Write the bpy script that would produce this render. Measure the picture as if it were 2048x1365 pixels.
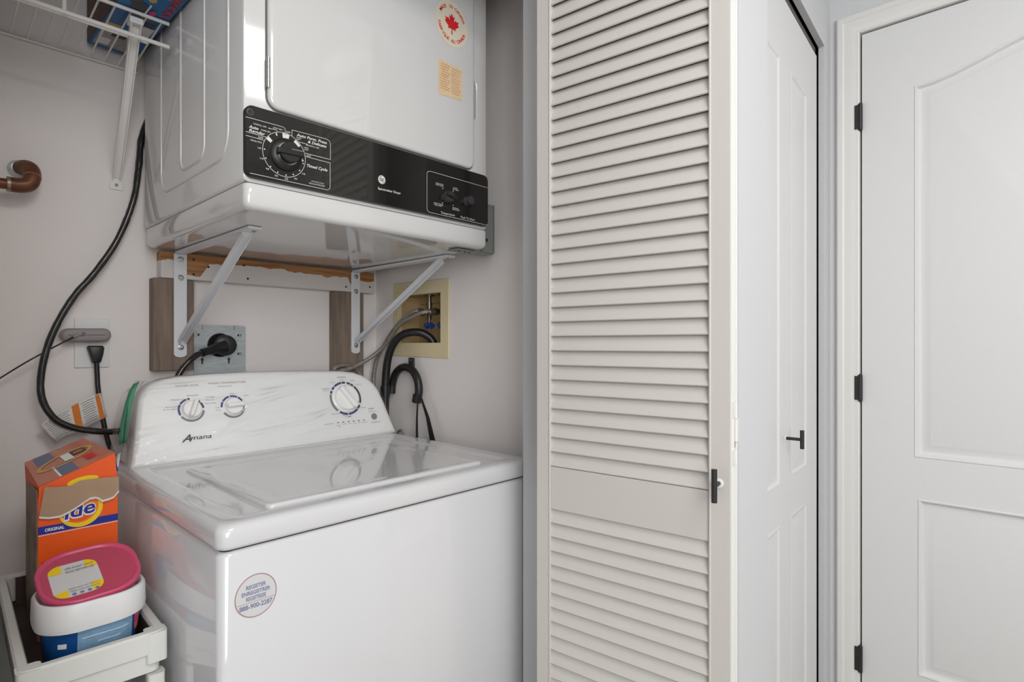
import bpy, bmesh, math, random
from math import sin, cos, pi, radians, atan, hypot
from mathutils import Vector, Matrix, noise
random.seed(7)
for o in list(bpy.data.objects): bpy.data.objects.remove(o)
SC = bpy.context.scene
COL = SC.collection

# ------------------------------------------------------------ camera, world, lights, exposure
cam = bpy.data.objects.new('camera', bpy.data.cameras.new('camera'))
COL.objects.link(cam)
cam.location = (0, 0, 1.18)
cam.rotation_euler = (pi/2, 0, -math.atan2(.729, .6845))
cam.data.lens = 36*1134/2048
cam.data.sensor_width = 36
cam.data.shift_y = 7.5/2048
cam.data.clip_start = .02
SC.camera = cam
W = bpy.data.worlds.new('world'); SC.world = W; W.use_nodes = True
W.node_tree.nodes['Background'].inputs[0].default_value = (.9, .95, 1, 1)
W.node_tree.nodes['Background'].inputs[1].default_value = .3
SC.view_settings.view_transform = 'Standard'
SC.view_settings.look = 'None'
SC.view_settings.gamma = 1
SC.view_settings.use_curve_mapping = False
SC.view_settings.exposure = 0.45

def area(name, loc, target, sx, sy, power, col):
    l = bpy.data.lights.new(name, 'AREA'); l.shape = 'RECTANGLE'; l.size = sx; l.size_y = sy
    l.energy = power; l.color = col
    o = bpy.data.objects.new(name, l); COL.objects.link(o); o.location = loc
    o.rotation_euler = (Vector(target)-Vector(loc)).to_track_quat('-Z', 'Y').to_euler()
    return o
area('ceiling_light', (.30, -.65, 2.40), (.30, -.65, 0), .8, .8, 14, (1, .97, .93))
area('rear_fill_light', (-.40, -1.93, 1.62), (.45, 1, 1.3), 2.3, 1.5, 55, (.97, .985, 1))  # added fill lamp behind the camera, no window built

# ------------------------------------------------------------ helpers
def lin(c):
    c = c/255
    return c/12.92 if c <= .04045 else ((c+.055)/1.055)**2.4
def rgb(r, g, b): return (lin(r), lin(g), lin(b), 1)

MATS = {}
def mat(name, col, rough=.5, metal=0, coat=0, var=0, vscale=20, bump=0, bscale=60, stretch=(1, 1, 1), spec=.5):
    m = bpy.data.materials.new(name); m.use_nodes = True
    nt = m.node_tree; b = nt.nodes['Principled BSDF']
    b.inputs['Base Color'].default_value = col
    b.inputs['Roughness'].default_value = rough
    b.inputs['Metallic'].default_value = metal
    b.inputs['Coat Weight'].default_value = coat
    b.inputs['Coat Roughness'].default_value = .05
    b.inputs['Specular IOR Level'].default_value = spec
    if var or bump:
        tc = nt.nodes.new('ShaderNodeTexCoord'); mp = nt.nodes.new('ShaderNodeMapping')
        mp.inputs['Scale'].default_value = stretch
        nt.links.new(tc.outputs['Object'], mp.inputs['Vector'])
    if var:
        n = nt.nodes.new('ShaderNodeTexNoise'); n.inputs['Scale'].default_value = vscale
        n.inputs['Detail'].default_value = 5
        nt.links.new(mp.outputs[0], n.inputs['Vector'])
        r = nt.nodes.new('ShaderNodeValToRGB')
        r.color_ramp.elements[0].position = .3; r.color_ramp.elements[1].position = .7
        r.color_ramp.elements[0].color = tuple(c*(1-var) for c in col[:3])+(1,)
        r.color_ramp.elements[1].color = tuple(min(1, c*(1+var)) for c in col[:3])+(1,)
        nt.links.new(n.outputs['Fac'], r.inputs[0]); nt.links.new(r.outputs[0], b.inputs['Base Color'])
    if bump:
        n = nt.nodes.new('ShaderNodeTexNoise'); n.inputs['Scale'].default_value = bscale
        n.inputs['Detail'].default_value = 3
        nt.links.new(mp.outputs[0], n.inputs['Vector'])
        bp = nt.nodes.new('ShaderNodeBump'); bp.inputs['Strength'].default_value = bump
        bp.inputs['Distance'].default_value = .002
        nt.links.new(n.outputs['Fac'], bp.inputs['Height']); nt.links.new(bp.outputs[0], b.inputs['Normal'])
    MATS[name] = m
    return m

M_wall_in = mat('closet wall paint', rgb(243, 237, 234), .75, var=.02, vscale=3, bump=.12, bscale=180)
M_wall_out = mat('hall wall paint', rgb(206, 207, 209), .7, bump=.1, bscale=180)
M_ceil = mat('ceiling paint', rgb(238, 238, 236), .9, bump=.4, bscale=120)
M_floor = mat('floor vinyl', rgb(150, 140, 128), .45, var=.15, vscale=8)
M_trim = mat('trim paint', rgb(224, 223, 220), .38)
M_door = mat('door paint', rgb(219, 219, 219), .42, bump=.12, bscale=90, stretch=(6, 6, .5))
M_louver = mat('louver paint', rgb(203, 199, 193), .45)
M_appl = mat('white enamel', rgb(212, 212, 214), .07, coat=.35)
M_appl2 = mat('white enamel dryer', rgb(216, 216, 215), .07, coat=.4)
M_plast = mat('white plastic', rgb(236, 236, 235), .3)
M_knob = mat('knob plastic', rgb(238, 238, 236), .28)
M_black = mat('black rubber', rgb(32, 31, 31), .38)
M_blackmatte = mat('matte black metal', rgb(34, 33, 34), .45)
M_seam = mat('seam shadow gap', rgb(60, 58, 56), .8)
M_panel = mat('dryer panel black', rgb(30, 28, 26), .16, coat=.4)
M_ink = mat('white ink', rgb(226, 224, 220), .5)
M_greyink = mat('grey ink', rgb(128, 128, 130), .5)
M_darkink = mat('dark ink', rgb(66, 67, 72), .5)
M_blueink = mat('navy ink', rgb(62, 66, 124), .45)
M_chrome = mat('chrome', rgb(200, 200, 200), .2, metal=1)
M_zinc = mat('galvanized steel', rgb(206, 214, 216), .35, metal=.45, var=.12, vscale=40, bump=.1, bscale=60, stretch=(1, 1, 5))
M_steel = mat('grey bracket steel', rgb(138, 142, 138), .45, metal=.2, var=.06)
M_brk = mat('white bracket enamel', rgb(232, 234, 238), .35)
M_wire = mat('white wire coating', rgb(238, 236, 232), .4)
M_wood = mat('weathered board', rgb(134, 117, 104), .8, var=.3, vscale=5, bump=.4, bscale=10, stretch=(14, 14, 1.2))
M_cream = mat('cream plastic', rgb(226, 212, 172), .45)
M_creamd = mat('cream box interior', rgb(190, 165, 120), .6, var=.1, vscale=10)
M_brass = mat('valve metal', rgb(120, 112, 100), .35, metal=.9)
M_bluev = mat('blue valve handle', rgb(40, 74, 158), .4)
M_copper = mat('aged copper', rgb(116, 72, 48), .42, metal=.35, var=.3, vscale=30)
M_solder = mat('solder', rgb(160, 140, 125), .4, metal=.6)
M_chargr = mat('grey charger plastic', rgb(150, 143, 144), .5)
M_paper = mat('white paper', rgb(225, 224, 220), .7)
M_orangei = mat('orange ink', rgb(222, 126, 42), .6)
M_green = mat('green tape', rgb(70, 140, 108), .5)
M_cart = mat('cart plastic', rgb(218, 219, 214), .42)
M_orange = mat('orange carton', rgb(246, 94, 20), .42, var=.03, vscale=10)
M_orangetop = mat('carton top under tape', rgb(198, 112, 84), .22, var=.06, vscale=14, coat=.4)
M_kraft = mat('kraft cardboard', rgb(176, 148, 122), .8, var=.05, vscale=30)
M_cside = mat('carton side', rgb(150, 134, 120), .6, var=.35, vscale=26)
M_navy = mat('navy print', rgb(26, 44, 150), .45)
M_navytop = mat('faded navy print', rgb(104, 112, 140), .35)
M_yellow = mat('yellow print', rgb(250, 212, 30), .45)
M_yellowtop = mat('faded yellow print', rgb(206, 168, 84), .35)
M_white = mat('white print', rgb(238, 236, 236), .5)
M_pink = mat('pink lid', rgb(206, 78, 116), .3)
M_pinkd = mat('pink lid top', rgb(190, 72, 98), .3, var=.03, vscale=12)
M_tub = mat('tub white', rgb(226, 226, 226), .35)
M_tublue = mat('tub blue print', rgb(24, 82, 150), .35, var=.2, vscale=14)
M_tubpale = mat('tub pale blue print', rgb(128, 166, 196), .4, var=.12, vscale=130, stretch=(1, 1, 2))
M_magenta = mat('magenta print', rgb(196, 40, 110), .4)
M_cream_st = mat('aged sticker', rgb(226, 216, 196), .45)
M_red = mat('red print', rgb(214, 36, 40), .45)
M_orsticker = mat('aged orange label', rgb(226, 200, 160), .5, var=.05, vscale=40)
M_orprint = mat('faded orange print', rgb(202, 118, 78), .5)
M_stk = mat('pale sticker', rgb(208, 208, 208), .35)
M_stkring = mat('pink sticker ring', rgb(170, 134, 142), .4)
M_stkink = mat('slate sticker ink', rgb(120, 124, 160), .5)
M_boxblue = mat('shelf box blue', rgb(18, 104, 164), .4, var=.12, vscale=14)
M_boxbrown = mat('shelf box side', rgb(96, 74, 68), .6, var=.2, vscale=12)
M_filler = mat('dark filler', rgb(60, 60, 54), .95, var=.25, vscale=20, bump=.5, bscale=40)
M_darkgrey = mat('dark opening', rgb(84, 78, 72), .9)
M_knobgrey = mat('charcoal knob plastic', rgb(58, 58, 61), .35)
M_track = mat('track metal', rgb(150, 148, 144), .4, metal=.6)
M_wheel = mat('castor', rgb(60, 60, 60), .5)
M_dryseam = mat('seam line', rgb(110, 108, 105), .7)

def braided():
    m = mat('braided steel', rgb(160, 154, 146), .38, metal=.25)
    nt = m.node_tree; b = nt.nodes['Principled BSDF']
    tc = nt.nodes.new('ShaderNodeTexCoord'); w = nt.nodes.new('ShaderNodeTexVoronoi')
    w.inputs['Scale'].default_value = 420
    nt.links.new(tc.outputs['Object'], w.inputs['Vector'])
    r = nt.nodes.new('ShaderNodeValToRGB')
    r.color_ramp.elements[0].color = rgb(200, 193, 184); r.color_ramp.elements[1].color = rgb(110, 102, 94)
    r.color_ramp.elements[1].position = .8
    nt.links.new(w.outputs['Distance'], r.inputs[0]); nt.links.new(r.outputs[0], b.inputs['Base Color'])
    bp = nt.nodes.new('ShaderNodeBump'); bp.inputs['Strength'].default_value = .5; bp.inputs['Distance'].default_value = .001
    nt.links.new(w.outputs['Distance'], bp.inputs['Height']); nt.links.new(bp.outputs[0], b.inputs['Normal'])
    return m
M_braid = braided()

def cable_tape():
    m = mat('black cord in clear wrap', rgb(30, 28, 28), .25, coat=.6, bump=.8, bscale=60)
    return m
M_cord = cable_tape()

def beam_mat():
    m = mat('peeling white beam', rgb(216, 210, 206), .6)
    nt = m.node_tree; b = nt.nodes['Principled BSDF']
    tc = nt.nodes.new('ShaderNodeTexCoord'); sp = nt.nodes.new('ShaderNodeSeparateXYZ')
    nt.links.new(tc.outputs['Object'], sp.inputs[0])
    n = nt.nodes.new('ShaderNodeTexNoise'); n.inputs['Scale'].default_value = 11; n.inputs['Detail'].default_value = 6
    nt.links.new(tc.outputs['Object'], n.inputs['Vector'])
    # height above the beam base + noise decides where the paint has come off
    a = nt.nodes.new('ShaderNodeMath'); a.operation = 'MULTIPLY_ADD'
    a.inputs[1].default_value = .055; nt.links.new(n.outputs['Fac'], a.inputs[0]); nt.links.new(sp.outputs['Z'], a.inputs[2])
    # two deeper peeled patches near the ends
    def patch(x0, wd):
        s = nt.nodes.new('ShaderNodeMath'); s.operation = 'SUBTRACT'; s.inputs[1].default_value = x0
        nt.links.new(sp.outputs['X'], s.inputs[0])
        q = nt.nodes.new('ShaderNodeMath'); q.operation = 'ABSOLUTE'; nt.links.new(s.outputs[0], q.inputs[0])
        mr = nt.nodes.new('ShaderNodeMapRange'); mr.inputs[1].default_value = wd*.5; mr.inputs[2].default_value = wd*1.2
        mr.inputs[3].default_value = .034; mr.inputs[4].default_value = 0
        nt.links.new(q.outputs[0], mr.inputs[0]); return mr
    p1 = patch(-.245, .035); p2 = patch(.243, .02)
    s1 = nt.nodes.new('ShaderNodeMath'); s1.operation = 'ADD'; nt.links.new(a.outputs[0], s1.inputs[0]); nt.links.new(p1.outputs[0], s1.inputs[1])
    s2 = nt.nodes.new('ShaderNodeMath'); s2.operation = 'ADD'; nt.links.new(s1.outputs[0], s2.inputs[0]); nt.links.new(p2.outputs[0], s2.inputs[1])
    g = nt.nodes.new('ShaderNodeMath'); g.operation = 'GREATER_THAN'; g.inputs[1].default_value = .0765
    nt.links.new(s2.outputs[0], g.inputs[0])
    mx = nt.nodes.new('ShaderNodeMix'); mx.data_type = 'RGBA'
    mx.inputs[6].default_value = rgb(220, 214, 210)
    wn = nt.nodes.new('ShaderNodeTexNoise'); wn.inputs['Scale'].default_value = 6
    mp = nt.nodes.new('ShaderNodeMapping'); mp.inputs['Scale'].default_value = (1, 10, 14)
    nt.links.new(tc.outputs['Object'], mp.inputs[0]); nt.links.new(mp.outputs[0], wn.inputs['Vector'])
    r = nt.nodes.new('ShaderNodeValToRGB'); r.color_ramp.elements[0].color = rgb(146, 96, 56); r.color_ramp.elements[1].color = rgb(186, 134, 86)
    r.color_ramp.elements[0].position = .35; r.color_ramp.elements[1].position = .65
    nt.links.new(wn.outputs['Fac'], r.inputs[0]); nt.links.new(r.outputs[0], mx.inputs[7])
    nt.links.new(g.outputs[0], mx.inputs[0]); nt.links.new(mx.outputs[2], b.inputs['Base Color'])
    bp = nt.nodes.new('ShaderNodeBump'); bp.inputs['Strength'].default_value = .8; bp.inputs['Distance'].default_value = -.001
    nt.links.new(g.outputs[0], bp.inputs['Height']); nt.links.new(bp.outputs[0], b.inputs['Normal'])
    return m
M_beam = beam_mat()

def film_mat(fac=.1):
    m = bpy.data.materials.new('clear plastic film'); m.use_nodes = True
    nt = m.node_tree; nt.nodes.clear()
    out = nt.nodes.new('ShaderNodeOutputMaterial')
    tr = nt.nodes.new('ShaderNodeBsdfTransparent'); tr.inputs[0].default_value = (.985, .985, .985, 1)
    gl = nt.nodes.new('ShaderNodeBsdfGlossy'); gl.inputs['Roughness'].default_value = .12
    fr = nt.nodes.new('ShaderNodeFresnel'); fr.inputs[0].default_value = 1.45
    ad = nt.nodes.new('ShaderNodeMath'); ad.operation = 'MULTIPLY'; ad.inputs[1].default_value = 1.6
    nt.links.new(fr.outputs[0], ad.inputs[0])
    mx = nt.nodes.new('ShaderNodeMixShader')
    nt.links.new(ad.outputs[0], mx.inputs[0]); nt.links.new(tr.outputs[0], mx.inputs[1]); nt.links.new(gl.outputs[0], mx.inputs[2])
    nt.links.new(mx.outputs[0], out.inputs[0])
    return m
M_film = film_mat()

def tag(o, label=None, cat=None, group=None, kind=None):
    if label: o['label'] = label
    if cat: o['category'] = cat
    if group: o['group'] = group
    if kind: o['kind'] = kind
    return o

FR = {}      # object name -> world matrix of its frame
def thing(name, label, cat, loc=(0, 0, 0), rotz=0, group=None, kind=None, mtx=None):
    o = bpy.data.objects.new(name, None); COL.objects.link(o)
    o.empty_display_size = .05
    m = mtx if mtx is not None else Matrix.Translation(loc) @ Matrix.Rotation(rotz, 4, 'Z')
    o.matrix_world = m; FR[o.name] = m.copy()
    return tag(o, label, cat, group, kind)

def obj(name, bm, m, parent=None, local=False, bevel=0, seg=2, sharp=40, mesh=None, origin=None, solid=0):
    """link a bmesh (given in world or local coordinates) as ONE mesh object"""
    if mesh is None:
        F = FR[parent.name] if parent is not None else Matrix.Identity(4)
        if origin is not None and parent is None: F = Matrix.Translation(origin)
        if not local: bm.transform(F.inverted())
        bmesh.ops.recalc_face_normals(bm, faces=bm.faces)
        me = bpy.data.meshes.new(name); bm.to_mesh(me); bm.free()
        for p in me.polygons: p.use_smooth = True
        if not bevel: me.set_sharp_from_angle(angle=radians(sharp))
        me.materials.append(m)
    else: me = mesh; F = FR[parent.name] if parent is not None else Matrix.Identity(4)
    o = bpy.data.objects.new(name, me); COL.objects.link(o)
    if parent is not None: o.parent = parent; FR[o.name] = F
    else:
        if origin is not None: o.location = origin; F = Matrix.Translation(origin)
        FR[o.name] = F
    if solid:
        s = o.modifiers.new('s', 'SOLIDIFY'); s.thickness = solid; s.offset = 0
    if bevel:
        b = o.modifiers.new('b', 'BEVEL'); b.width = bevel; b.segments = seg; b.limit_method = 'ANGLE'
        b.angle_limit = radians(35); b.harden_normals = True
    return o

def NB(): return bmesh.new()
def face(bm, vs):
    try: return bm.faces.new(vs)
    except ValueError: return None
def box(bm, x0, x1, y0, y1, z0, z1, M=None):
    v = [bm.verts.new((x, y, z)) for x in (x0, x1) for y in (y0, y1) for z in (z0, z1)]
    for f in ((0, 1, 3, 2), (4, 6, 7, 5), (0, 4, 5, 1), (2, 3, 7, 6), (0, 2, 6, 4), (1, 5, 7, 3)): face(bm, [v[i] for i in f])
    if M is not None: bmesh.ops.transform(bm, matrix=M, verts=v)
    return bm
def B(*a, M=None): return box(NB(), *a, M=M)
def cyl(bm, p0, p1, r0, r1=None, seg=20, cap=True):
    p0, p1 = Vector(p0), Vector(p1); r1 = r0 if r1 is None else r1
    q = (p1-p0).to_track_quat('Z', 'Y'); a = []; b = []
    for i in range(seg):
        t = 2*pi*i/seg; d = q @ Vector((cos(t), sin(t), 0))
        a.append(bm.verts.new(p0+d*r0)); b.append(bm.verts.new(p1+d*r1))
    for i in range(seg): face(bm, (a[i], a[(i+1) % seg], b[(i+1) % seg], b[i]))
    if cap: face(bm, a[::-1]); face(bm, b)
    return bm
def lathe(bm, M, prof, seg=32):
    """prof: (r, h) along local z of M"""
    rings = []
    for r, h in prof:
        rings.append([bm.verts.new(M @ Vector((r*cos(2*pi*i/seg), r*sin(2*pi*i/seg), h))) for i in range(seg)])
    for a, b in zip(rings, rings[1:]):
        for i in range(seg): face(bm, (a[i], a[(i+1) % seg], b[(i+1) % seg], b[i]))
    face(bm, rings[0][::-1]); face(bm, rings[-1])
    return bm
def spline(pts, n=8):
    P = [Vector(p) for p in pts]; P = [P[0]*2-P[1]]+P+[P[-1]*2-P[-2]]; out = []
    for i in range(1, len(P)-2):
        for k in range(n):
            t = k/n; a, b, c, d = P[i-1:i+3]
            out.append(.5*((2*b)+(c-a)*t+(2*a-5*b+4*c-d)*t*t+(3*b-a-3*c+d)*t**3))
    out.append(P[-2]); return out
def tube(bm, pts, r, seg=12, n=8, smooth=True, flat=1, wob=0):
    P = spline(pts, n) if smooth else [Vector(p) for p in pts]
    rings = []; up = Vector((0, 0, 1)); prev = None
    for i, p in enumerate(P):
        d = (P[min(i+1, len(P)-1)]-P[max(i-1, 0)]).normalized()
        if prev is None:
            u = d.cross(up if abs(d.z) < .9 else Vector((1, 0, 0))).normalized()
        else: u = (prev-d*prev.dot(d)).normalized()
        prev = u; v = d.cross(u)
        rr = (r(i/(len(P)-1)) if callable(r) else r)*(1+wob*noise.noise(p*60))
        rings.append([bm.verts.new(p+(u*cos(2*pi*k/seg)+v*sin(2*pi*k/seg)*flat)*rr) for k in range(seg)])
    for a, b in zip(rings, rings[1:]):
        for k in range(seg): face(bm, (a[k], a[(k+1) % seg], b[(k+1) % seg], b[k]))
    face(bm, rings[0][::-1]); face(bm, rings[-1])
    return bm
def rr(x0, x1, y0, y1, r, n=6):
    """rounded rectangle outline, counter-clockwise"""
    o = []
    for cx, cy, a in ((x1-r, y1-r, 0), (x0+r, y1-r, 90), (x0+r, y0+r, 180), (x1-r, y0+r, 270)):
        for k in range(n+1):
            t = radians(a+90*k/n); o.append((cx+r*cos(t), cy+r*sin(t)))
    return o
def loft(bm, loops, cap0=True, cap1=True):
    R = [[bm.verts.new(p) for p in L] for L in loops]
    n = len(R[0])
    for a, b in zip(R, R[1:]):
        for i in range(n): face(bm, (a[i], a[(i+1) % n], b[(i+1) % n], b[i]))
    if cap0: face(bm, R[0][::-1])
    if cap1: face(bm, R[-1])
    return R
def inset(poly, d):
    n = len(poly); out = []
    for i in range(n):
        a, b, c = Vector(poly[i-1]), Vector(poly[i]), Vector(poly[(i+1) % n])
        e1 = (b-a); e2 = (c-b)
        if e1.length < 1e-9: e1 = e2
        if e2.length < 1e-9: e2 = e1
        n1 = Vector((-e1.y, e1.x)).normalized(); n2 = Vector((-e2.y, e2.x)).normalized()
        m = (n1+n2)
        m = m.normalized() if m.length > 1e-6 else n1
        k = d/max(.35, m.dot(n1))
        out.append((b.x+m.x*k, b.y+m.y*k))
    return out
def PL(o, x, y):
    """plane matrix from an origin and its x and y directions"""
    x = Vector(x).normalized(); y = Vector(y).normalized(); z = x.cross(y)
    return Matrix(((x.x, y.x, z.x, o[0]), (x.y, y.y, z.y, o[1]), (x.z, y.z, z.z, o[2]), (0, 0, 0, 1)))
def prism(bm, M, poly, h0, h1):
    loft(bm, [[M @ Vector((p[0], p[1], h)) for p in poly] for h in (h0, h1)])
    return bm
def holed(bm, M, outer, holes, h):
    """flat face with holes at height h on plane M; returns loops of verts"""
    loops = []; edges = []
    for L in [outer]+holes:
        v = [bm.verts.new(M @ Vector((p[0], p[1], h))) for p in L]
        for i in range(len(v)): edges.append(bm.edges.new((v[i], v[(i+1) % len(v)])))
        loops.append(v)
    bmesh.ops.triangle_fill(bm, use_beauty=True, use_dissolve=False, edges=edges)
    return loops
def rings_from(bm, M, vloop, polys_h):
    prev = vloop
    for poly, h in polys_h:
        cur = [bm.verts.new(M @ Vector((p[0], p[1], h))) for p in poly]
        for i in range(len(cur)): face(bm, (prev[i], prev[(i+1) % len(cur)], cur[(i+1) % len(cur)], cur[i]))
        prev = cur
    return prev
def stroke(bm, M, pts, w, h=.0002, closed=False):
    P = [Vector(p) for p in pts]
    if closed: P.append(P[0])
    for a, b in zip(P, P[1:]):
        d = (b-a)
        if d.length < 1e-7: continue
        d.normalize(); n = Vector((-d.y, d.x))*w/2; e = d*w*.4
        q = [a-e+n, a-e-n, b+e-n, b+e+n]
        face(bm, [bm.verts.new(M @ Vector((p.x, p.y, h))) for p in q])
    return bm
def disc(bm, M, cx, cy, rx, ry=None, h=.0002, seg=28):
    ry = rx if ry is None else ry
    face(bm, [bm.verts.new(M @ Vector((cx+rx*cos(2*pi*i/seg), cy+ry*sin(2*pi*i/seg), h))) for i in range(seg)])
    return bm
def arc(bm, M, cx, cy, r0, r1, a0, a1, h=.0002, seg=20, sy=1):
    A = []; C = []
    for i in range(seg+1):
        t = radians(a0+(a1-a0)*i/seg)
        A.append(bm.verts.new(M @ Vector((cx+r0*cos(t), cy+sy*r0*sin(t), h))))
        C.append(bm.verts.new(M @ Vector((cx+r1*cos(t), cy+sy*r1*sin(t), h))))
    for i in range(seg): face(bm, (A[i], A[i+1], C[i+1], C[i]))
    return bm
_fc = {}
def text(bm, M, s, x, y, w=None, h=None, shear=0, bold=0, rot=0, z=.0003, mid=False):
    """flat lettering: fitted to width w and/or cap height h, left baseline (or middle) at x, y"""
    key = (s, shear, bold)
    if key not in _fc:
        c = bpy.data.curves.new('t', 'FONT'); c.body = s; c.shear = shear; c.offset = bold; c.size = 1
        c.resolution_u = 3
        o = bpy.data.objects.new('t', c); COL.objects.link(o)
        dg = bpy.context.evaluated_depsgraph_get(); me = bpy.data.meshes.new_from_object(o.evaluated_get(dg))
        V = [v.co.xy.copy() for v in me.vertices]; Fs = [tuple(p.vertices) for p in me.polygons]
        bpy.data.objects.remove(o); bpy.data.curves.remove(c); bpy.data.meshes.remove(me)
        _fc[key] = (V, Fs)
    V, Fs = _fc[key]
    if not V: return bm
    x0 = min(v.x for v in V); x1 = max(v.x for v in V)
    sy = (h/.70) if h else None; sx = (w/(x1-x0)) if w else None
    if sx is None: sx = sy
    if sy is None: sy = sx
    cx = (x0+x1)/2 if mid else x0
    R = Matrix.Rotation(rot, 2)
    vs = []
    for v in V:
        q = R @ Vector(((v.x-cx)*sx, v.y*sy))
        vs.append(bm.verts.new(M @ Vector((x+q.x, y+q.y, z))))
    for f in Fs: face(bm, [vs[i] for i in f])
    return bm
def arctext(bm, M, s, cx, cy, r, a0, a1, h, up=True, bold=0, z=.0004):
    n = len(s)
    for i, ch in enumerate(s):
        if ch == ' ': continue
        a = radians(a0+(a1-a0)*(i+.5)/n)
        text(bm, M, ch, cx+r*cos(a), cy+r*sin(a), h=h, bold=bold, rot=(a-pi/2 if up else a+pi/2), z=z, mid=True)
    return bm

# ------------------------------------------------------------ room shell
def struct(name, bm, m, parent=None, **k):
    o = obj(name, bm, m, parent, **k)
    if parent is None: o['kind'] = 'structure'
    return o
struct('floor', B(-1.6, 2.0, -2.0, 1.85, -.05, 0), M_floor)
struct('ceiling', B(-1.7, 2.0, -2.1, 1.85, 2.44, 2.50), M_ceil)
struct('wall_back', B(-.45, 1.30, 1.70, 1.80, 0, 2.44), M_wall_in)
# closet right wall with the opening for the washer outlet box
MR = PL((1.117, 0, 0), (0, -1, 0), (0, 0, 1))        # x = -Y, y = Z, normal = -X
bm = NB()
L = holed(bm, MR, [(-1.70, 0), (-.86, 0), (-.86, 2.44), (-1.70, 2.44)], [[(-1.570, 1.182), (-1.341, 1.182), (-1.341, 1.345), (-1.570, 1.345)]], 0)
rings_from(bm, MR, L[1], [([(-1.570, 1.182), (-1.341, 1.182), (-1.341, 1.345), (-1.570, 1.345)], -.012)])
struct('wall_closet_right', bm, M_wall_in)
struct('wall_closet_left', B(-.05, .050, .745, 1.70, 0, 2.44), M_wall_in)
bm = B(-1.6, .050, .745, .86, 0, 2.44); box(bm, .050, .955, .745, .86, 2.03, 2.44)
struct('wall_closet_front', bm, M_wall_out)
struct('wall_divider', B(.955, 1.093, .375, .862, 0, 2.44), M_wall_out)
# linen closet wall, very slightly out of square
wd = Vector((.9979, .0645, 0)); wn = Vector((-.0645, .9979, 0))
ML = Matrix(((wd.x, wn.x, 0, 1.049), (wd.y, wn.y, 0, .4004), (0, 0, 1, 0), (0, 0, 0, 1)))
bm = NB()
box(bm, .0, .0165, 0, .11, 0, 2.44, M=ML); box(bm, .6944, .776, 0, .0150, 0, 2.44, M=ML); box(bm, .0165, .6944, 0, .0150, 2.01, 2.44, M=ML)
struct('wall_linen', bm, M_wall_out)
struct('wall_linen_back', B(1.12, 1.9, .62, .66, 0, 2.44), M_darkgrey)
struct('wall_linen_side', B(1.80, 1.9, .47, .62, 0, 2.44), M_darkgrey)
MD = PL((1.8165, 0, 0), (0, -1, 0), (0, 0, 1))
bm = NB()
op = [(-.379, 0.0), (.449, 0.0), (.449, 2.051), (-.379, 2.051)]
L = holed(bm, MD, [(-.55, -.0005), (2.0, -.0005), (2.0, 2.44), (-.55, 2.44)], [op], 0)
rings_from(bm, MD, L[1], [(op, -.10)])
struct('wall_right', bm, M_wall_out)
struct('wall_hall_beyond', B(1.93, 1.96, -.6, .5, 0, 2.2), M_darkgrey)
struct('wall_rear', B(-1.7, 1.95, -2.1, -2.0, 0, 2.44), M_wall_out)
struct('wall_left', B(-1.7, -1.6, -2.0, .86, 0, 2.44), M_wall_out)

# ------------------------------------------------------------ moulded panel doors
def arch_outline(x0, x1, y0, y1, rise, n=14):
    p = [(x0, y0), (x1, y0)]
    if rise == 0: return p+[(x1, y1), (x0, y1)]
    for k in range(n+1):
        t = k/n; x = x1+(x0-x1)*t
        p.append((x, y1+rise*.5*(1-cos(2*pi*t))))
    return p
def panel_door(parent, M, x0, x1, z0, z1, panels, th, m, dp=1):
    bm = NB()
    polys = [arch_outline(*p) for p in panels]
    L = holed(bm, M, [(x0, z0), (x1, z0), (x1, z1), (x0, z1)], polys, 0)
    rings_from(bm, M, L[0], [([(x0, z0), (x1, z0), (x1, z1), (x0, z1)], -th)])
    back = [(x0, z0), (x1, z0), (x1, z1), (x0, z1)]
    face(bm, [bm.verts.new(M @ Vector((p[0], p[1], -th))) for p in back])
    slab = obj('door_slab', bm, m, parent, sharp=50)
    for poly, lp in zip(polys, L[1:]):
        b2 = NB()
        v0 = [b2.verts.new(M @ Vector((p[0], p[1], 0))) for p in poly]
        prev = rings_from(b2, M, v0, [(inset(poly, k), h*dp) for k, h in ((.002, .0018), (.005, .0012), (.008, -.002), (.0105, -.0068), (.014, -.008), (.019, -.008), (.034, -.0022), (.036, -.0018))])
        face(b2, prev)
        obj('door_panel', b2, m, parent, sharp=22)
    return slab

d1 = thing('door_1', 'white moulded hall door with arched upper panel and black hinges', None, (1.817, -.035, 0), kind='structure')
MDD = PL((1.817, 0, 0), (0, -1, 0), (0, 0, 1))
panel_door(d1, MDD, -.370, .440, .012, 2.0427, [(-.2508, .33, .883, 1.8635, .068), (-.2433, .323, .3095, .775, 0)], .035, M_door)
for z in (1.813, 1.06, .3075):
    bm = cyl(NB(), (1.8085, .3725, z-.036), (1.8085, .3725, z+.036), .0058, seg=16)
    for q in (-.012, .012): cyl(bm, (1.8085, .3725, z+q-.0006), (1.8085, .3725, z+q+.0006), .0062, seg=16)
    cyl(bm, (1.8085, .3725, z+.036), (1.8085, .3725, z+.039), .004, .002, seg=12)
    cyl(bm, (1.8085, .3725, z-.036), (1.8085, .3725, z-.039), .004, .002, seg=12)
    box(bm, 1.8105, 1.825, .3715, .3735, z-.036, z+.036)
    box(bm, 1.8045, 1.8065, .376, .3855, z-.033, z+.033)
    h = obj('hinge', bm, M_blackmatte, d1)
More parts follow.
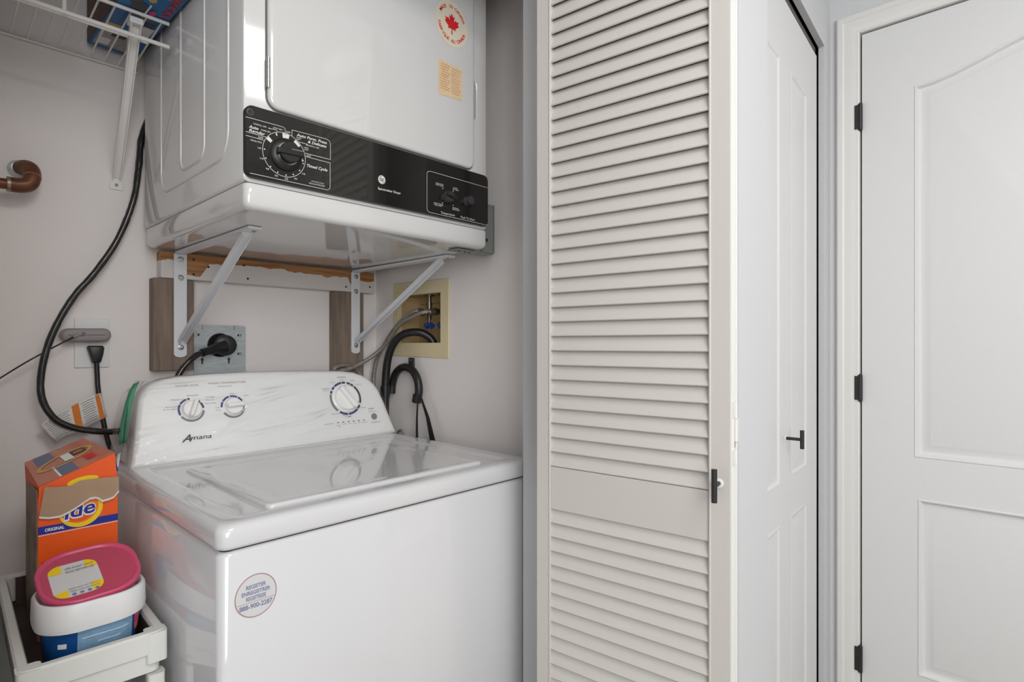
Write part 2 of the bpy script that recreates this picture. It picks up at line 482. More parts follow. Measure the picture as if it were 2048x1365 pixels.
# casing swept round the opening with mitred corners
prof = [(0, 0), (0, .007), (.003, .009), (.008, .0085), (.012, .0095), (.0175, .012), (.022, .0125), (.036, .0125), (.040, .015), (.046, .0155), (.052, .0145), (.056, .011), (.058, .006), (.058, 0)]
bm = NB(); sections = []
yi, yo, zt = .3748, -.4448, 2.0472
path = [((yi, 0), (1, 0)), ((yi, zt), (1, 1)), ((yo, zt), (-1, 1)), ((yo, 0), (-1, 0))]
for (y, z), (dy, dz) in path:
    sections.append([(1.8165-h, y+dy*w, z+dz*w) for w, h in prof])
R = [[bm.verts.new(p) for p in S] for S in sections]
for a, b in zip(R, R[1:]):
    for i in range(len(a)-1): face(bm, (a[i], a[i+1], b[i+1], b[i]))
struct('trim_1', bm, M_trim, sharp=25)
bm = B(1.8165, 1.90, .3745, .3790, 0, 2.051); box(bm, 1.8165, 1.90, -.4490, -.4445, 0, 2.051); box(bm, 1.8165, 1.90, -.4445, .3745, 2.0468, 2.051)
box(bm, 1.853, 1.865, .350, .3745, 0, 2.0468); box(bm, 1.853, 1.865, -.4445, -.42, 0, 2.0468); box(bm, 1.853, 1.865, -.42, .350, 2.02, 2.0468)
struct('trim_2', bm, M_trim)

# linen closet door
d2 = thing('door_2', 'white moulded closet door with black T pull beside the hall door', None, mtx=ML, kind='structure')
MLP = ML @ PL((0, .0126, 0), (1, 0, 0), (0, 0, 1))
panel_door(d2, MLP, .030, .6580, .015, 1.972, [(.135, .290, .865, 1.83, 0), (.390, .545, .865, 1.83, 0), (.135, .290, .28, .775, 0), (.390, .545, .28, .775, 0)], .03, M_door, .42)
def t_pull(parent, M, x, z, hh=.0265, off=.030, r=.0047, ros=0.008):
    bm = cyl(NB(), M @ Vector((x, z, .0)), M @ Vector((x, z, off)), .0036, seg=14)
    cyl(bm, M @ Vector((x, z-hh, off)), M @ Vector((x, z+hh, off)), r, seg=20)
    h = obj('t_handle', bm, M_blackmatte, parent)
    bm = lathe(NB(), M @ Matrix.Translation((x, z, 0)), [(ros, 0), (ros, .0014), (ros*.7, .002)], 20)
    obj('rosette', bm, M_plast, h, sharp=30)
t_pull(d2, MLP, .335, .965, hh=.021, off=.035, r=.0045, ros=.005)
bm = NB(); box(bm, .03, .690, .022, .045, 1.997, 2.0095, M=ML); cyl(bm, ML @ Vector((.60, .03, 1.965)), ML @ Vector((.60, .03, 1.999)), .006)
obj('top_track', bm, M_track, d2)
# a fold line of old tape scuffs is left to the paint relief

# ------------------------------------------------------------ louvred bifold door, folded open
e = Vector((.1045, -.9945, 0)); pn = Vector((.9945, .1045, 0))
MB_ = Matrix(((e.x, pn.x, 0, .8657), (e.y, pn.y, 0, .7452), (0, 0, 1, 0), (0, 0, 0, 1)))
d3 = thing('door_3', 'white louvred bifold door folded open beside the washer', None, mtx=MB_, kind='structure')
FR[d3.name] = MB_
TH = .019
def stile_bm(s0, s1, y0, y1, z0, z1):
    return B(s0, s1, y0, y1, z0, z1)
ZB, ZT = .012, 2.015
def leaf(y0, y1, slats):
    for s0, s1 in ((0, .0336), (.3445, .380)):
        obj('stile', B(s0, s1, y0, y1, ZB, ZT), M_louver, d3, local=True, bevel=.0018)
    # thin bead moulding against the slats
    for s0, s1 in ((.0300, .0336), (.3445, .3481)):
        obj('bead', B(s0, s1, y0-.0016, y0+.003, .16, 1.93), M_louver, d3, local=True, bevel=.0012)
    for z0, z1 in ((ZB, .16), (.8553, .9392), (1.93, ZT)):
        obj('rail', B(.0336, .3445, y0+.0015, y1-.0015, z0, z1), M_louver, d3, local=True, bevel=.0008, seg=1)
    bm = NB()
    dz, dy, th = .0300, .0105, .0042
    # section: leans out at the bottom towards the room, rounded nose
    c = [(y0+.0022, -.0005), (y0+.0008, .0012), (y0+.0012, .0034), (y0+dy, dz), (y0+dy+th, dz-.0003), (y0+.0062, .0010)]
    loft(bm, [[(s, y, z) for y, z in c] for s in (.0325, .3455)])
    first = None
    zs = [.9405+.0285*k for k in range(35) if .9405+.0285*k < 1.925]+[.8553-.0279*(k+1)+.0007 for k in range(25) if .8553-.0279*(k+1) > .155]
    for z in zs:
        if first is None:
            s = obj('slat', bm, M_louver, d3, local=True); first = s
        else:
            s = first.copy(); COL.objects.link(s); s.parent = d3
        s.location = (0, 0, z)
leaf(0, TH, True)
# whiter strips that paint in the light on the two leaf edges
M_litedge = mat('lit edge white', rgb(240, 239, 236), .4)
obj('lit_edge_band', B(.3799, .3806, .0012, TH-.0012, ZB, ZT), M_litedge, d3, local=True)
obj('lit_edge_band', B(.3789, .3798, TH+.0037, 2*TH+.0003, ZB, ZT), M_litedge, d3, local=True)
# rear leaf, hidden but for its edge
for s0, s1 in ((0, .0336), (.3445, .379)):
    obj('stile', B(s0, s1, TH+.0025, 2*TH+.0015, ZB, ZT), M_louver, d3, local=True, bevel=.0018)
for z0, z1 in ((ZB, .16), (.8553, .9392), (1.93, ZT)):
    obj('rail', B(.0336, .3445, TH+.004, 2*TH, z0, z1), M_louver, d3, local=True)
bm = NB()
loft(bm, [[(s, y, z) for y, z in [(2*TH-.0012, 0), (2*TH-.0010, .0034), (2*TH-.0115, .030), (2*TH-.0155, .0297), (2*TH-.006, .001)]] for s in (.0325, .3455)])
sl = None
for k in range(60):
    z = .165+.029*k
    if z > 1.9 or .825 < z < .94: continue
    if sl is None: sl = obj('slat', bm, M_louver, d3, local=True); s = sl
    else: s = sl.copy(); COL.objects.link(s); s.parent = d3
    s.location = (0, 0, z)
# butterfly hinge across the two leaf edges
bm = NB()
box(bm, .3802, .3816, .002, TH+.0018, 1.062, 1.088); box(bm, .3802, .3816, .002, TH+.0018, .985, 1.010)
box(bm, .3802, .3816, TH+.0018, 2*TH+.001, 1.020, 1.058)
for z0, z1 in ((1.062, 1.088), (1.022, 1.058), (.985, 1.010)): cyl(bm, (.3822, TH+.001, z0), (.3822, TH+.001, z1), .0024, seg=12)
obj('hinge', bm, M_trim, d3, local=True)
bm = NB()
box(bm, .3802, .3806, TH-.0003, TH+.0026, 1.012, 1.020)
obj('hinge_pin', bm, M_blackmatte, d3, local=True)
MLV = MB_ @ PL((0, 0, 0), (1, 0, 0), (0, 0, 1))
t_pull(d3, MLV, .3610, .9546, hh=.0265, off=.024, r=.0046, ros=.0075)

# ------------------------------------------------------------ washer
wa = thing('washing_machine', 'white top load washing machine with film covered dial console', 'washing machine', (.6595, 1.2, 0))
lp = []
for z, d in ((.025, .004), (.03, 0), (.866, 0), (.8735, .006)):
    lp.append([(x, y, z) for x, y in rr(.3105+d, 1.0085-d, .8765+d, 1.53, .016, 6)])
bm = NB(); loft(bm, lp); obj('cabinet', bm, M_appl, wa, sharp=50)
bm = NB(); loft(bm, [[(x, y, z) for x, y in rr(.316, 1.003, .882, 1.525, .014, 6)] for z in (.868, .880)]); obj('seam_gasket', bm, M_seam, wa)
lp = []
O = lambda d, r: rr(.3085+d, 1.0108-d, .8735+d, 1.548-d, r, 8)
for z, d, r in ((.8765, .003, .016), (.8785, .0005, .019), (.882, 0, .02), (.9, 0, .02), (.9065, .002, .02), (.911, .0058, .02), (.9135, .011, .02), (.914, .018, .02)):
    lp.append([(x, y, z) for x, y in O(d, r)])
for z, (x0, x1, y0, y1), r in ((.9143, (.345, .962, .905, 1.41), .016), (.9140, (.350, .957, .912, 1.405), .016), (.9105, (.357, .950, .920, 1.398), .016), (.9100, (.362, .945, .925, 1.393), .014)):
    lp.append([(x, y, z) for x, y in rr(x0, x1, y0, y1, r, 8)])
bm = NB(); loft(bm, lp); obj('top_deck', bm, M_appl, wa, sharp=60)
lp = []
for z, d in ((.9095, 0), (.9125, -.0002), (.9155, .0015), (.9168, .004), (.9172, .008)):
    lp.append([(x, y, z) for x, y in rr(.404+d, .893-d, .9285+d, 1.335-d, .012, 6)])
for z, d in ((.9170, .020), (.9160, .028), (.9160, .034)):
    lp.append([(x, y, z) for x, y in rr(.404+d, .893-d, .9285+d, 1.335-d, .012, 6)])
bm = NB(); loft(bm, lp); obj('lid', bm, M_appl, wa, sharp=60)
for x in (.34, .98):
    for y in (.91, 1.49):
        obj('foot', cyl(NB(), (x, y, 0), (x, y, .028), .018, seg=16), M_black, wa)
# console
A = atan(.35)
MC = PL((0, 1.43, .914), (1, 0, 0), (0, sin(A), cos(A)))
out = [(1.0155, 0), (1.0045, .045), (.9925, .10), (.9815, .138), (.970, .158), (.953, .176), (.932, .1885), (.905, .198), (.87, .203), (.80, .2070), (.70, .2095), (.606, .2105), (.50, .2085), (.44, .2050),
       (.405, .1995), (.385, .192), (.371, .182), (.360, .167), (.353, .148), (.346, .10), (.337, .045), (.328, 0)]
def back(poly, ins):
    q = inset(poly, ins); r = []
    for (x, v) in q:
        z = .914+max(v, 0)*cos(A); r.append((x, 1.552, z))
    return r
con = lambda ins, h: [MC @ Vector((x, max(v, 0.0008), h)) for x, v in inset(out, ins)]
bm = NB(); loft(bm, [back(out, .016), [tuple(Vector(p)+Vector((0, -.012, 0))) for p in back(out, .004)], con(0, -.016), con(.0006, -.009), con(.003, -.0035), con(.0075, -.0008), con(.013, 0)])
obj('console', bm, M_plast, wa, sharp=60)
def dial(cx, cy, r, ang, gw, hgt=.016):
    M = MC @ Matrix.Translation((cx, cy, 0))
    bm = lathe(NB(), M, [(r*1.06, 0), (r*1.06, .002), (r*.97, .004), (r*.93, .010), (r*.88, .012), (r*.3, .0125)], 40)
    k = obj('dial_knob', bm, M_knob, wa, sharp=35)
    M2 = M @ Matrix.Rotation(radians(ang), 4, 'Z')
    bm = NB(); lo = []
    for h, s in ((.010, 1.0), (.018, .96), (.0235, .85), (.0255, .6)):
        lo.append([M2 @ Vector((x*(1 if h < .02 else .97), y*s, h)) for x, y in rr(-r*.97, r*.97, -gw, gw, gw*.9, 5)])
    loft(bm, lo); obj('grip', bm, M_knob, k, sharp=50)
dial(.458, .119, .0215, 68, .0052)
dial(.5525, .119, .0215, 3, .0052)
dial(.864, .1185, .0385, -58, .008)
ring_b, ring_g, ring_d = M_blueink, M_greyink, M_darkink
def mark(m, *a, **k): obj('dial_mark', arc(NB(), MC, *a, **k), m, wa)
for cx, segs in ((.458, [(ring_b, 150, 205), (ring_b, 108, 146), (ring_d, 92, 104), (ring_d, 40, 60), (ring_b, 5, 38), (ring_g, 205+8, 352)]), (.5525, [(ring_b, 150, 180), (ring_b, 105, 146), (ring_b, 62, 100), (ring_b, 30, 58), (ring_d, 8, 18), (ring_g, 212, 358)])):
    for b, a0, a1 in segs: mark(b, cx, .119, .0245, .0290, a0, a1, h=.0004)
cx = .864
for b, a0, a1 in ((ring_b, 98, 128), (ring_b, 131, 144), (ring_d, 82, 96), (ring_d, 62, 76), (ring_d, 49, 60), (ring_d, -22, 44), (ring_g, 40, 46), (ring_d, 149, 160), (ring_g, 163, 228), (ring_b, 236, 268), (ring_b, 271, 312), (ring_d, 315, 330)):
    mark(b, cx, .1185, .0435, .0495, a0, a1, h=.0004)
bm = lathe(NB(), MC @ Matrix.Translation((.9452, .0565, 0)), [(.0092, 0), (.0092, .002), (.0085, .003), (.001, .0032)], 28)
obj('start_button', bm, M_greyink, wa, sharp=30)
for k in range(6):
    b = B(-.0028, .0028, -.0011, .0011, 0, .0004, M=MC @ Matrix.Translation((.8265+.0165*k, .0500-.0002*k, 0)))
    obj('indicator_light', b, M_darkink, wa)
g = NB(); T = lambda s, x, y, w, h, **k: text(g, MC, s, x, y, w=w, h=h, z=.0005, **k)
T('WATER LEVEL', .429, .1765, .052, .0042); T('WASH TEMPERATURE', .501, .1790, .090, .0046); T('All rinse water cold', .523, .1715, .032, .0028)
T('Small', .452, .1525, .024, .003); T('Medium', .417, .1440, .028, .003); T('Small', .404, .1275, .026, .003); T('Large', .4005, .1225, .028, .0026)
T('Large', .492, .146, .02, .003); T('Auto', .492, .1385, .02, .003); T('Extra Large', .490, .1305, .024, .003)
T('Warm', .548, .1510, .012, .0028); T('Hot', .582, .1440, .012, .0028); T('Cold', .511, .118, .010, .0028); T('Tap Cold', .510, .112, .012, .0028)
T('NORMAL', .849, .1795, .028, .0042); T('Heavy', .857, .172, .013, .003); T('Normal', .822, .166, .016, .003); T('Deep Clean', .795, .149, .025, .003); T('& Heavy', .799, .144, .018, .003)
T('Light', .888, .1690, .016, .003); T('Delicates', .905, .1560, .018, .003); T('Rinse & Spin', .812, .0745, .024, .003); T('Bulky Items', .846, .0680, .026, .003); T('Drain', .851, .0630, .009, .003)
T('Normal', .905, .0850, .018, .003); T('Cycle Status', .785, .0475, .027, .003); T('Sensing', .820, .041, .012, .0026); T('Fill', .840, .0425, .010, .0026); T('Wash', .857, .0425, .010, .0026)
T('Rinse', .873, .0425, .010, .0026); T('Spin', .889, .0425, .009, .0026); T('Lid Locked', .901, .0415, .018, .0026); T('Done', .826, .036, .006, .0026)
T('Hold 3 seconds', .930, .071, .026, .0026); T('PAUSE/Unlock', .932, .0375, .031, .0032)
tag(obj('printed_lettering', g, M_greyink, wa), kind='stuff')
g = NB(); T('START', .931, .0785, .019, .0046); T('eco', .861, .0625, .010, .0034, shear=.3, bold=.03)
text(g, MC, 'A', .4300, .0440, w=.0200, h=.0165, shear=.45, bold=.02, z=.0005); text(g, MC, 'mana', .4490, .0470, w=.0460, h=.0105, shear=.25, bold=.012, z=.0005)
stroke(g, MC, [(.434, .0492), (.455, .0500)], .0012, h=.0005)
tag(obj('printed_lettering', g, M_darkink, wa), kind='stuff')
# sticker on the cabinet front
MS = PL((.3632, .8764, .798), (1, 0, 0), (0, 0, 1))
st = obj('sticker', disc(NB(), MS, 0, 0, .0315, .0325, h=.0003, seg=40), M_stk, wa)
obj('sticker_ring', arc(NB(), MS, 0, 0, .0302, .0318, 0, 360, h=.0004, seg=60, sy=1.03), M_stkring, st)
g = NB()
for s, y, w in (('REGISTER', .0118, .030), ('ENREGISTRER', .0030, .043), ('REGISTRESE', -.0055, .030), ('888-900-2287', -.0180, .050)):
    text(g, MS, s, 0, y, w=w, h=.0058 if y > -.01 else .0068, bold=.03, z=.0005, mid=True)
obj('sticker_lettering', g, M_stkink, st)
obj('sticker_line', stroke(NB(), MS, [(-.028, -.0085), (.028, -.0085)], .0008, h=.0005), M_stkring, st)
# cling film over the console
bm = NB(); NX, NV = 150, 60
def xr(v):
    def side(pts):
        for (x0, v0), (x1, v1) in zip(pts, pts[1:]):
            if v0 <= v <= v1: return x0+(x1-x0)*(v-v0)/(v1-v0)
        return pts[-1][0]
    R_ = out[:12]; L_ = out[::-1][:12]
    return side(L_), side(R_)
grid = []
for j in range(NV+1):
    v = .004+.2035*j/NV
    a, b = xr(v); a -= .0015; b += .001
    row = []
    for i in range(NX+1):
        x = a+(b-a)*i/NX
        u = x*5+v*-9
        n1 = noise.noise(Vector((x*2.6, v*32-x*4.6, 1.3))); n2 = noise.noise(Vector((x*3.4+3, v*52-x*9, 4.1)))
        ridge = (1-abs(n1))**10*.0035+(1-abs(n2))**12*.0022
        fade = 1 if x < .75 else max(.25, 1-(x-.75)*5)
        h = .0022+ridge*fade*1.25
        # the film lifts over the knobs
        for cx, cy, r in ((.458, .119, .022), (.5525, .119, .022), (.864, .1185, .039)):
            d = hypot(x-cx, v-cy)
            if d < r+.004: h = .0025
        row.append(bm.verts.new(MC @ Vector((x, v, h))))
    grid.append(row)
for a, b in zip(grid, grid[1:]):
    for i in range(NX):
        cxm = (a[i].co+a[i+1].co)/2
        lx = cxm.x; vv = (MC.inverted() @ cxm).y
        if hypot(lx-.864, vv-.1185) < .042 or hypot(lx-.458, vv-.119) < .0235 or hypot(lx-.5525, vv-.119) < .0235: continue
        face(bm, (a[i], a[i+1], b[i+1], b[i]))
obj('plastic_film', bm, M_film, wa, sharp=180)
# film hanging round the left end with green tape holding it
bm = NB(); g2 = []
for j in range(25):
    t = j/24; row = []
    for i in range(15):
        s = i/14
        z = .925+.172*t; y0 = 1.43+.35*(z-.914)+.006; y = y0+(1.548-y0)*s
        xx = (.328+(.353-.328)*min(1, t*1.05)**1.5 if t < .85 else .355+(t-.85)*.16)-.006-.008*s-.005*noise.noise(Vector((y*30, z*18, 2)))
        row.append(bm.verts.new((xx, y, z)))
    g2.append(row)
for a, b in zip(g2, g2[1:]):
    for i in range(14): face(bm, (a[i], a[i+1], b[i+1], b[i]))
obj('plastic_film', bm, M_film, wa, sharp=180)
bm = NB(); pr = []
for z, xa_, xb_ in ((.962, .3165, .3290), (.9760, .3178, .3322), (1.0, .3195, .3345), (1.03, .3250, .3385), (1.055, .3310, .3440), (1.078, .3380, .3500), (1.094, .3470, .3570)):
    y_ = 1.474+.10*(z-.962)
    pr.append([bm.verts.new((xa_, y_+.006, z-.002)), bm.verts.new((xb_, y_, z+.003))])
for a, b in zip(pr, pr[1:]): face(bm, (a[0], a[1], b[1], b[0]))
obj('green_tape', bm, M_green, wa, solid=.0006)

# ------------------------------------------------------------ dryer on its brackets
dr = thing('clothes_dryer', 'white wall hung clothes dryer with black control panel above the washer', 'dryer', (.716, 1.35, 1.425))
bm = NB(); loft(bm, [[(x, y, z) for x, y in rr(.4125+d, 1.0195-d, 1.0435+d, 1.662-d, .012, 5)] for z, d in ((1.4255, .012), (1.4265, .007), (1.431, .002), (1.437, 0), (1.470, 0), (1.4725, .0015))])
obj('base_pan', bm, M_appl2, dr, sharp=50)
obj('seam_line', B(.416, 1.016, 1.049, 1.658, 1.470, 1.480), M_dryseam, dr)
MF = PL((0, 1.048, 0), (1, 0, 0), (0, 0, 1))
bm = NB()
pull = [(.962, 1.745), (.982, 1.748), (.987, 1.756), (.987, 1.836), (.982, 1.845), (.972, 1.856), (.962, 1.858)]
ou = rr(.416, 1.016, 1.4785, 2.285, .006, 3)
L = holed(bm, MF, ou, [pull], 0)
rings_from(bm, MF, L[1], [(inset(pull, .002), -.002), (inset(pull, .003), -.024)])
pl2 = inset(pull, .003); face(bm, [bm.verts.new(MF @ Vector((p[0], p[1], -.024))) for p in pl2])
prev = rings_from(bm, MF, L[0], [(inset(ou, -.003), -.001), (inset(ou, -.005), -.005), (inset(ou, -.005), -.614)])
face(bm, prev)
obj('cabinet', bm, M_appl2, dr, sharp=40)
MP = PL((0, 1.038, 0), (1, 0, 0), (0, 0, 1))
bm = NB(); o2 = rr(.4115, 1.0165, 1.4815, 1.6115, .014, 6)
loft(bm, [[MP @ Vector((x, y, h)) for x, y in inset(o2, d)] for d, h in ((0, -.0105), (0, -.0015), (.001, 0))])
cp = obj('control_panel', bm, M_panel, dr, sharp=35)
bm = NB(); o2 = rr(.4535, .9705, 1.6177, 2.262, .022, 7)
MO = PL((0, 1.038, 0), (1, 0, 0), (0, 0, 1))
loft(bm, [[MO @ Vector((x, y, h)) for x, y in inset(o2, d)] for d, h in ((.004, -.0098), (.001, -.0098), (0, -.008), (0, -.006), (.001, -.003), (.0035, -.0008), (.008, 0))])
dd = obj('door', bm, M_appl2, dr, sharp=60)
bm = NB(); loft(bm, [[MO @ Vector((x, y, h)) for x, y in inset(o2, d)] for d, h in ((-.0028, -.0100), (-.0028, -.0094))]); obj('door_gasket', bm, M_dryseam, dr)
bm = NB()
for z0, z1 in ((1.653, 1.672), (1.6725, 1.690), (1.6905, 1.708)): cyl(bm, (.4525, 1.0385, z0), (.4525, 1.0385, z1), .0032, seg=14)
obj('hinge', bm, M_chrome, dd)
# pressed ribs on the left side
bm = NB()
MSD = PL((.411, 0, 0), (0, -1, 0), (0, 0, 1))
for (y0, y1, zb, r) in ((1.115, 1.525, 1.535, .05), (1.24, 1.385, 1.560, .03)):
    o3 = [(-y0, 2.2), (-y0, zb+r)]+[(-y0-r+r*cos(radians(a)), zb+r-r*sin(radians(a))) for a in range(15, 90, 15)]+[(-y0-r, zb), (-y1+r, zb)]+[(-y1+r-r*sin(radians(a)), zb+r-r*cos(radians(a))) for a in range(15, 90, 15)]+[(-y1, zb+r), (-y1, 2.2)]
    P3 = [MSD @ Vector((p[0], p[1], 0)) for p in o3]
    tube(bm, P3, .0028, seg=8, smooth=False)
obj('side_rib', bm, M_appl2, dr, sharp=60)
# timer dial
Mk = MP @ Matrix.Translation((.4852, 1.5365, 0))
bm = lathe(NB(), Mk, [(.0305, 0), (.0300, .004), (.027, .007), (.0205, .010)], 40); k1 = obj('timer_dial', bm, M_black, cp, sharp=30)
bm = lathe(NB(), Mk, [(.0192, .009), (.0192, .021), (.0175, .0225), (.002, .0226)], 36); obj('timer_knob', bm, M_black, cp, sharp=30)
bm = lathe(NB(), Mk, [(.0205, .0100), (.0205, .0108), (.0192, .0109)], 40); obj('bezel', bm, M_chrome, cp, sharp=30)
bm = B(-.0255, .0245, -.0050, .0050, .016, .0255, M=Mk @ Matrix.Rotation(radians(2), 4, 'Z')); obj('pointer_grip', bm, M_black, cp, bevel=.0015)
bm = B(.0, .0245, .0042, .0056, .0245, .0259, M=Mk @ Matrix.Rotation(radians(2), 4, 'Z')); obj('pointer_line', bm, M_steel, cp)
obj('dial_pointer', prism(NB(), Mk, [(.0290, -.0045), (.0355, -.0045), (.0325, .0010)], .0003, .0006), M_ink, cp)
# temperature knob and start button
Mk = MP @ Matrix.Translation((.8810, 1.5315, 0))
bm = lathe(NB(), Mk, [(.0150, 0), (.0145, .004), (.0125, .013), (.011, .015), (.001, .0152)], 28); obj('temperature_knob', bm, M_knobgrey, cp, sharp=30)
bm = B(-.015, .015, -.0035, .0035, .013, .021, M=Mk @ Matrix.Rotation(radians(-12), 4, 'Z')); obj('temperature_grip', bm, M_blackmatte, cp, bevel=.001)
Mk = MP @ Matrix.Translation((.9440, 1.5340, 0))
bm = lathe(NB(), Mk, [(.0125, 0), (.0120, .004), (.0105, .006), (.0105, .015), (.0095, .0165), (.001, .0168)], 28); obj('start_button', bm, M_knobgrey, cp, sharp=30)
bm = lathe(NB(), MP @ Matrix.Translation((.4195, 1.5975, 0)), [(.0054, 0), (.0050, .0012), (.0030, .0016), (.001, .0010)], 20); obj('screw', bm, M_black, cp, sharp=30)
obj('screw_ring', arc(NB(), MP, .4195, 1.5975, .0050, .0058, 0, 360, h=.0005, seg=24), M_steel, cp)
g = NB(); T = lambda s, x, y, w, h, **k: text(g, MP, s, x, y, w=w, h=h, z=.0004, **k)
T('Auto', .4174, .0+1.5689, .017, .0052, shear=.25, bold=.02); T('Regular', .4174, 1.5622, .029, .0052, shear=.25, bold=.02)
T('NORMAL DRY', .4255, 1.5770, .024, .0028); T('LESS DRY', .4611, 1.5800, .019, .0028); T('MORE DRY', .4393, 1.5695, .0175, .0028)
T('OFF', .4859, 1.5785, .0082, .0036); T('Auto Perm. Press', .5062, 1.5780, .0625, .0052, shear=.25, bold=.02); T('& Delicate', .5286, 1.5705, .0385, .0052, shear=.25, bold=.02)
T('NORMAL DRY', .5286, 1.5645, .0245, .0028); T('MORE', .5062, 1.5740, .0095, .0026); T('DRY', .5062, 1.5705, .007, .0026); T('LESS', .5208, 1.5588, .009, .0026); T('DRY', .5215, 1.5550, .009, .0026)
T('OFF', .5255, 1.5438, .0095, .0034); T('OFF', .4338, 1.5545, .009, .0034); T('MINUTES', .4201, 1.5462, .020, .0028); T('Timed Cycle', .5267, 1.5240, .043, .0055, shear=.25, bold=.02)
T('AUTOMATIC CYCLES', .5357, 1.4970, .0262, .0024); T('REGULATE DRYNESS', .5317, 1.4922, .0322, .0026)
for s, x, y in (('130', .4360, 1.5355), ('110', .4400, 1.5175), ('90', .4505, 1.5010), ('70', .4665, 1.4918), ('50', .4862, 1.4903), ('30', .5040, 1.4945), ('10', .5200, 1.5070)):
    T(s, x-.003, y, .0062, .0030)
T('Spacemaker Dryer', .6868, 1.5125, .0592, .0050, bold=.01)
T('Temperature', .8600, 1.4900, .0431, .0052); T('Push To Start', .9229, 1.4895, .0456, .0052)
for s, x, y, w in (('DELICATE', .8449, 1.5575, .0225), ('LOW HEAT', .8449, 1.5538, .0235), ('FLUFF', .8985, 1.5572, .013), ('NO HEAT', .8970, 1.5535, .0195), ('PERM PRESS', .8392, 1.5098, .0279), ('MED HEAT', .8405, 1.5060, .0235), ('REGULAR', .8965, 1.5088, .019), ('HIGH HEAT', .8958, 1.5050, .0233)):
    T(s, x, y, w, .0028)
for x, y in ((.4453, 1.5374), (.4477, 1.5215), (.4564, 1.5081), (.4698, 1.5007), (.4855, 1.4987), (.4998, 1.503), (.5123, 1.5135), (.5192, 1.5282), (.8659, 1.5501), (.8982, 1.5505), (.8654, 1.5163), (.8982, 1.5162), (.4540, 1.5778), (.527, 1.5660)):
    disc(g, MP, x, y, .0013, seg=12)
arc(g, MP, .4827, 1.5363, .0406, .0414, -8, 352, seg=60)
arc(g, MP, .4827, 1.5363, .0310, .0400, 76, 96, seg=6); arc(g, MP, .4827, 1.5363, .0305, .0400, 138, 149, seg=6); arc(g, MP, .4827, 1.5363, .035, .0395, 112, 116, seg=3); arc(g, MP, .4827, 1.5363, .0335, .0395, 38, 58, seg=6)
for Lp in ([(.412, 1.5868), (.478, 1.5876), (.4825, 1.5865), (.4840, 1.5840), (.484, 1.5738)], [(.454, 1.5778), (.4665, 1.5782), (.4690, 1.5765), (.4691, 1.5741)], [(.412, 1.5606), (.4491, 1.5600)], [(.412, 1.5537), (.4442, 1.5532)],
           [(.4971, 1.5759), (.4971, 1.5868), (.568, 1.5883), (.574, 1.586), (.5764, 1.581), (.5764, 1.5495), (.5216, 1.5492)], [(.5239, 1.5429), (.5758, 1.5426), (.5758, 1.4945), (.574, 1.490), (.5695, 1.4876), (.4194, 1.4880)],
           [(.5115, 1.5675), (.527, 1.5676)], [(1.0135, 1.5815), (.8279, 1.5825), (.8215, 1.5805), (.8190, 1.5755), (.8188, 1.4939), (.821, 1.489), (.8279, 1.4868), (1.0135, 1.4858)]):
    stroke(g, MP, Lp, .0008)
arc(g, MP, .6966, 1.5349, .0082, .0092, 0, 360, seg=40); disc(g, MP, .6966, 1.5349, .0078, h=.0002)
tag(obj('printed_lettering', g, M_ink, cp), kind='stuff')
g = NB(); text(g, MP, 'GE', .6966, 1.5318, w=.0108, h=.0062, shear=.35, bold=.02, z=.0006, mid=True); arc(g, MP, .6966, 1.5349, .0058, .0066, 100, 170, h=.0006); arc(g, MP, .6966, 1.5349, .0058, .0066, 280, 350, h=.0006)
obj('emblem_monogram', g, M_panel, cp)
# dryer stickers
MS2 = PL((.894, 1.0378, 1.9505), (1, 0, 0), (0, 0, 1))
sk = obj('sticker', disc(NB(), MS2, 0, 0, .0515, .0548, h=.0004, seg=48), M_cream_st, dd)
leafp = [(0, 1), (.17, .68), (.36, .80), (.28, .30), (.52, .54), (.58, .42), (.90, .48), (.80, .20), (.96, .10), (.46, -.28), (.52, -.46), (.06, -.40), (.08, -.90), (-.08, -.90), (-.06, -.40), (-.52, -.46), (-.46, -.28), (-.96, .10), (-.80, .20), (-.90, .48), (-.58, .42), (-.52, .54), (-.28, .30), (-.36, .80), (-.17, .68)]
g = NB(); ed = []
vs = [g.verts.new(MS2 @ Vector((x*.0235, y*.0265-.001, .0007))) for x, y in leafp]
for i in range(len(vs)): ed.append(g.edges.new((vs[i], vs[(i+1) % len(vs)])))
bmesh.ops.triangle_fill(g, edges=ed)
arctext(g, MS2, 'MADE IN CANADA', 0, 0, .0375, 152, 22, .0078, bold=.02, z=.0007)
arctext(g, MS2, 'FABRIQUE AU CANADA', 0, 0, .0440, 188, 345, .0078, up=False, bold=.02, z=.0007)
obj('sticker_print', g, M_red, sk)
MS3 = PL((.890, 1.0378, 1.813), (1, 0, 0), (0, 0, 1))
g = NB(); face(g, [g.verts.new(MS3 @ Vector(p+(.0004,))) for p in ((-.0375, -.043), (.0365, -.0365), (.0380, .0385), (-.0375, .0405))])
sk = obj('sticker', g, M_orsticker, dd)
g = NB()
for k in range(11):
    y = .031-.0058*k
    text(g, MS3, ['CAUTION', 'DO NOT DRY ARTICLES', 'containing foam rubber', 'or similar textured', 'rubber like materials', 'AVERTISSEMENT', 'pour reduire le risque', 'ne pas secher des', 'articles contenant', 'du caoutchouc mousse', 'voir le guide'][k], -.031, y, w=.029-.003*(k % 3), h=.0032, z=.0007)
    text(g, MS3, ['WARNING', 'do not place items', 'exposed to cooking', 'oils in your dryer', 'clean lint screen', 'before each load', 'ATTENTION', 'nettoyer le filtre', 'avant chaque usage', 'garder hors de la', 'portee des enfants'][k], .003, y-.0015, w=.028-.002*(k % 4), h=.0032, z=.0007)
obj('sticker_print', g, M_orprint, sk)

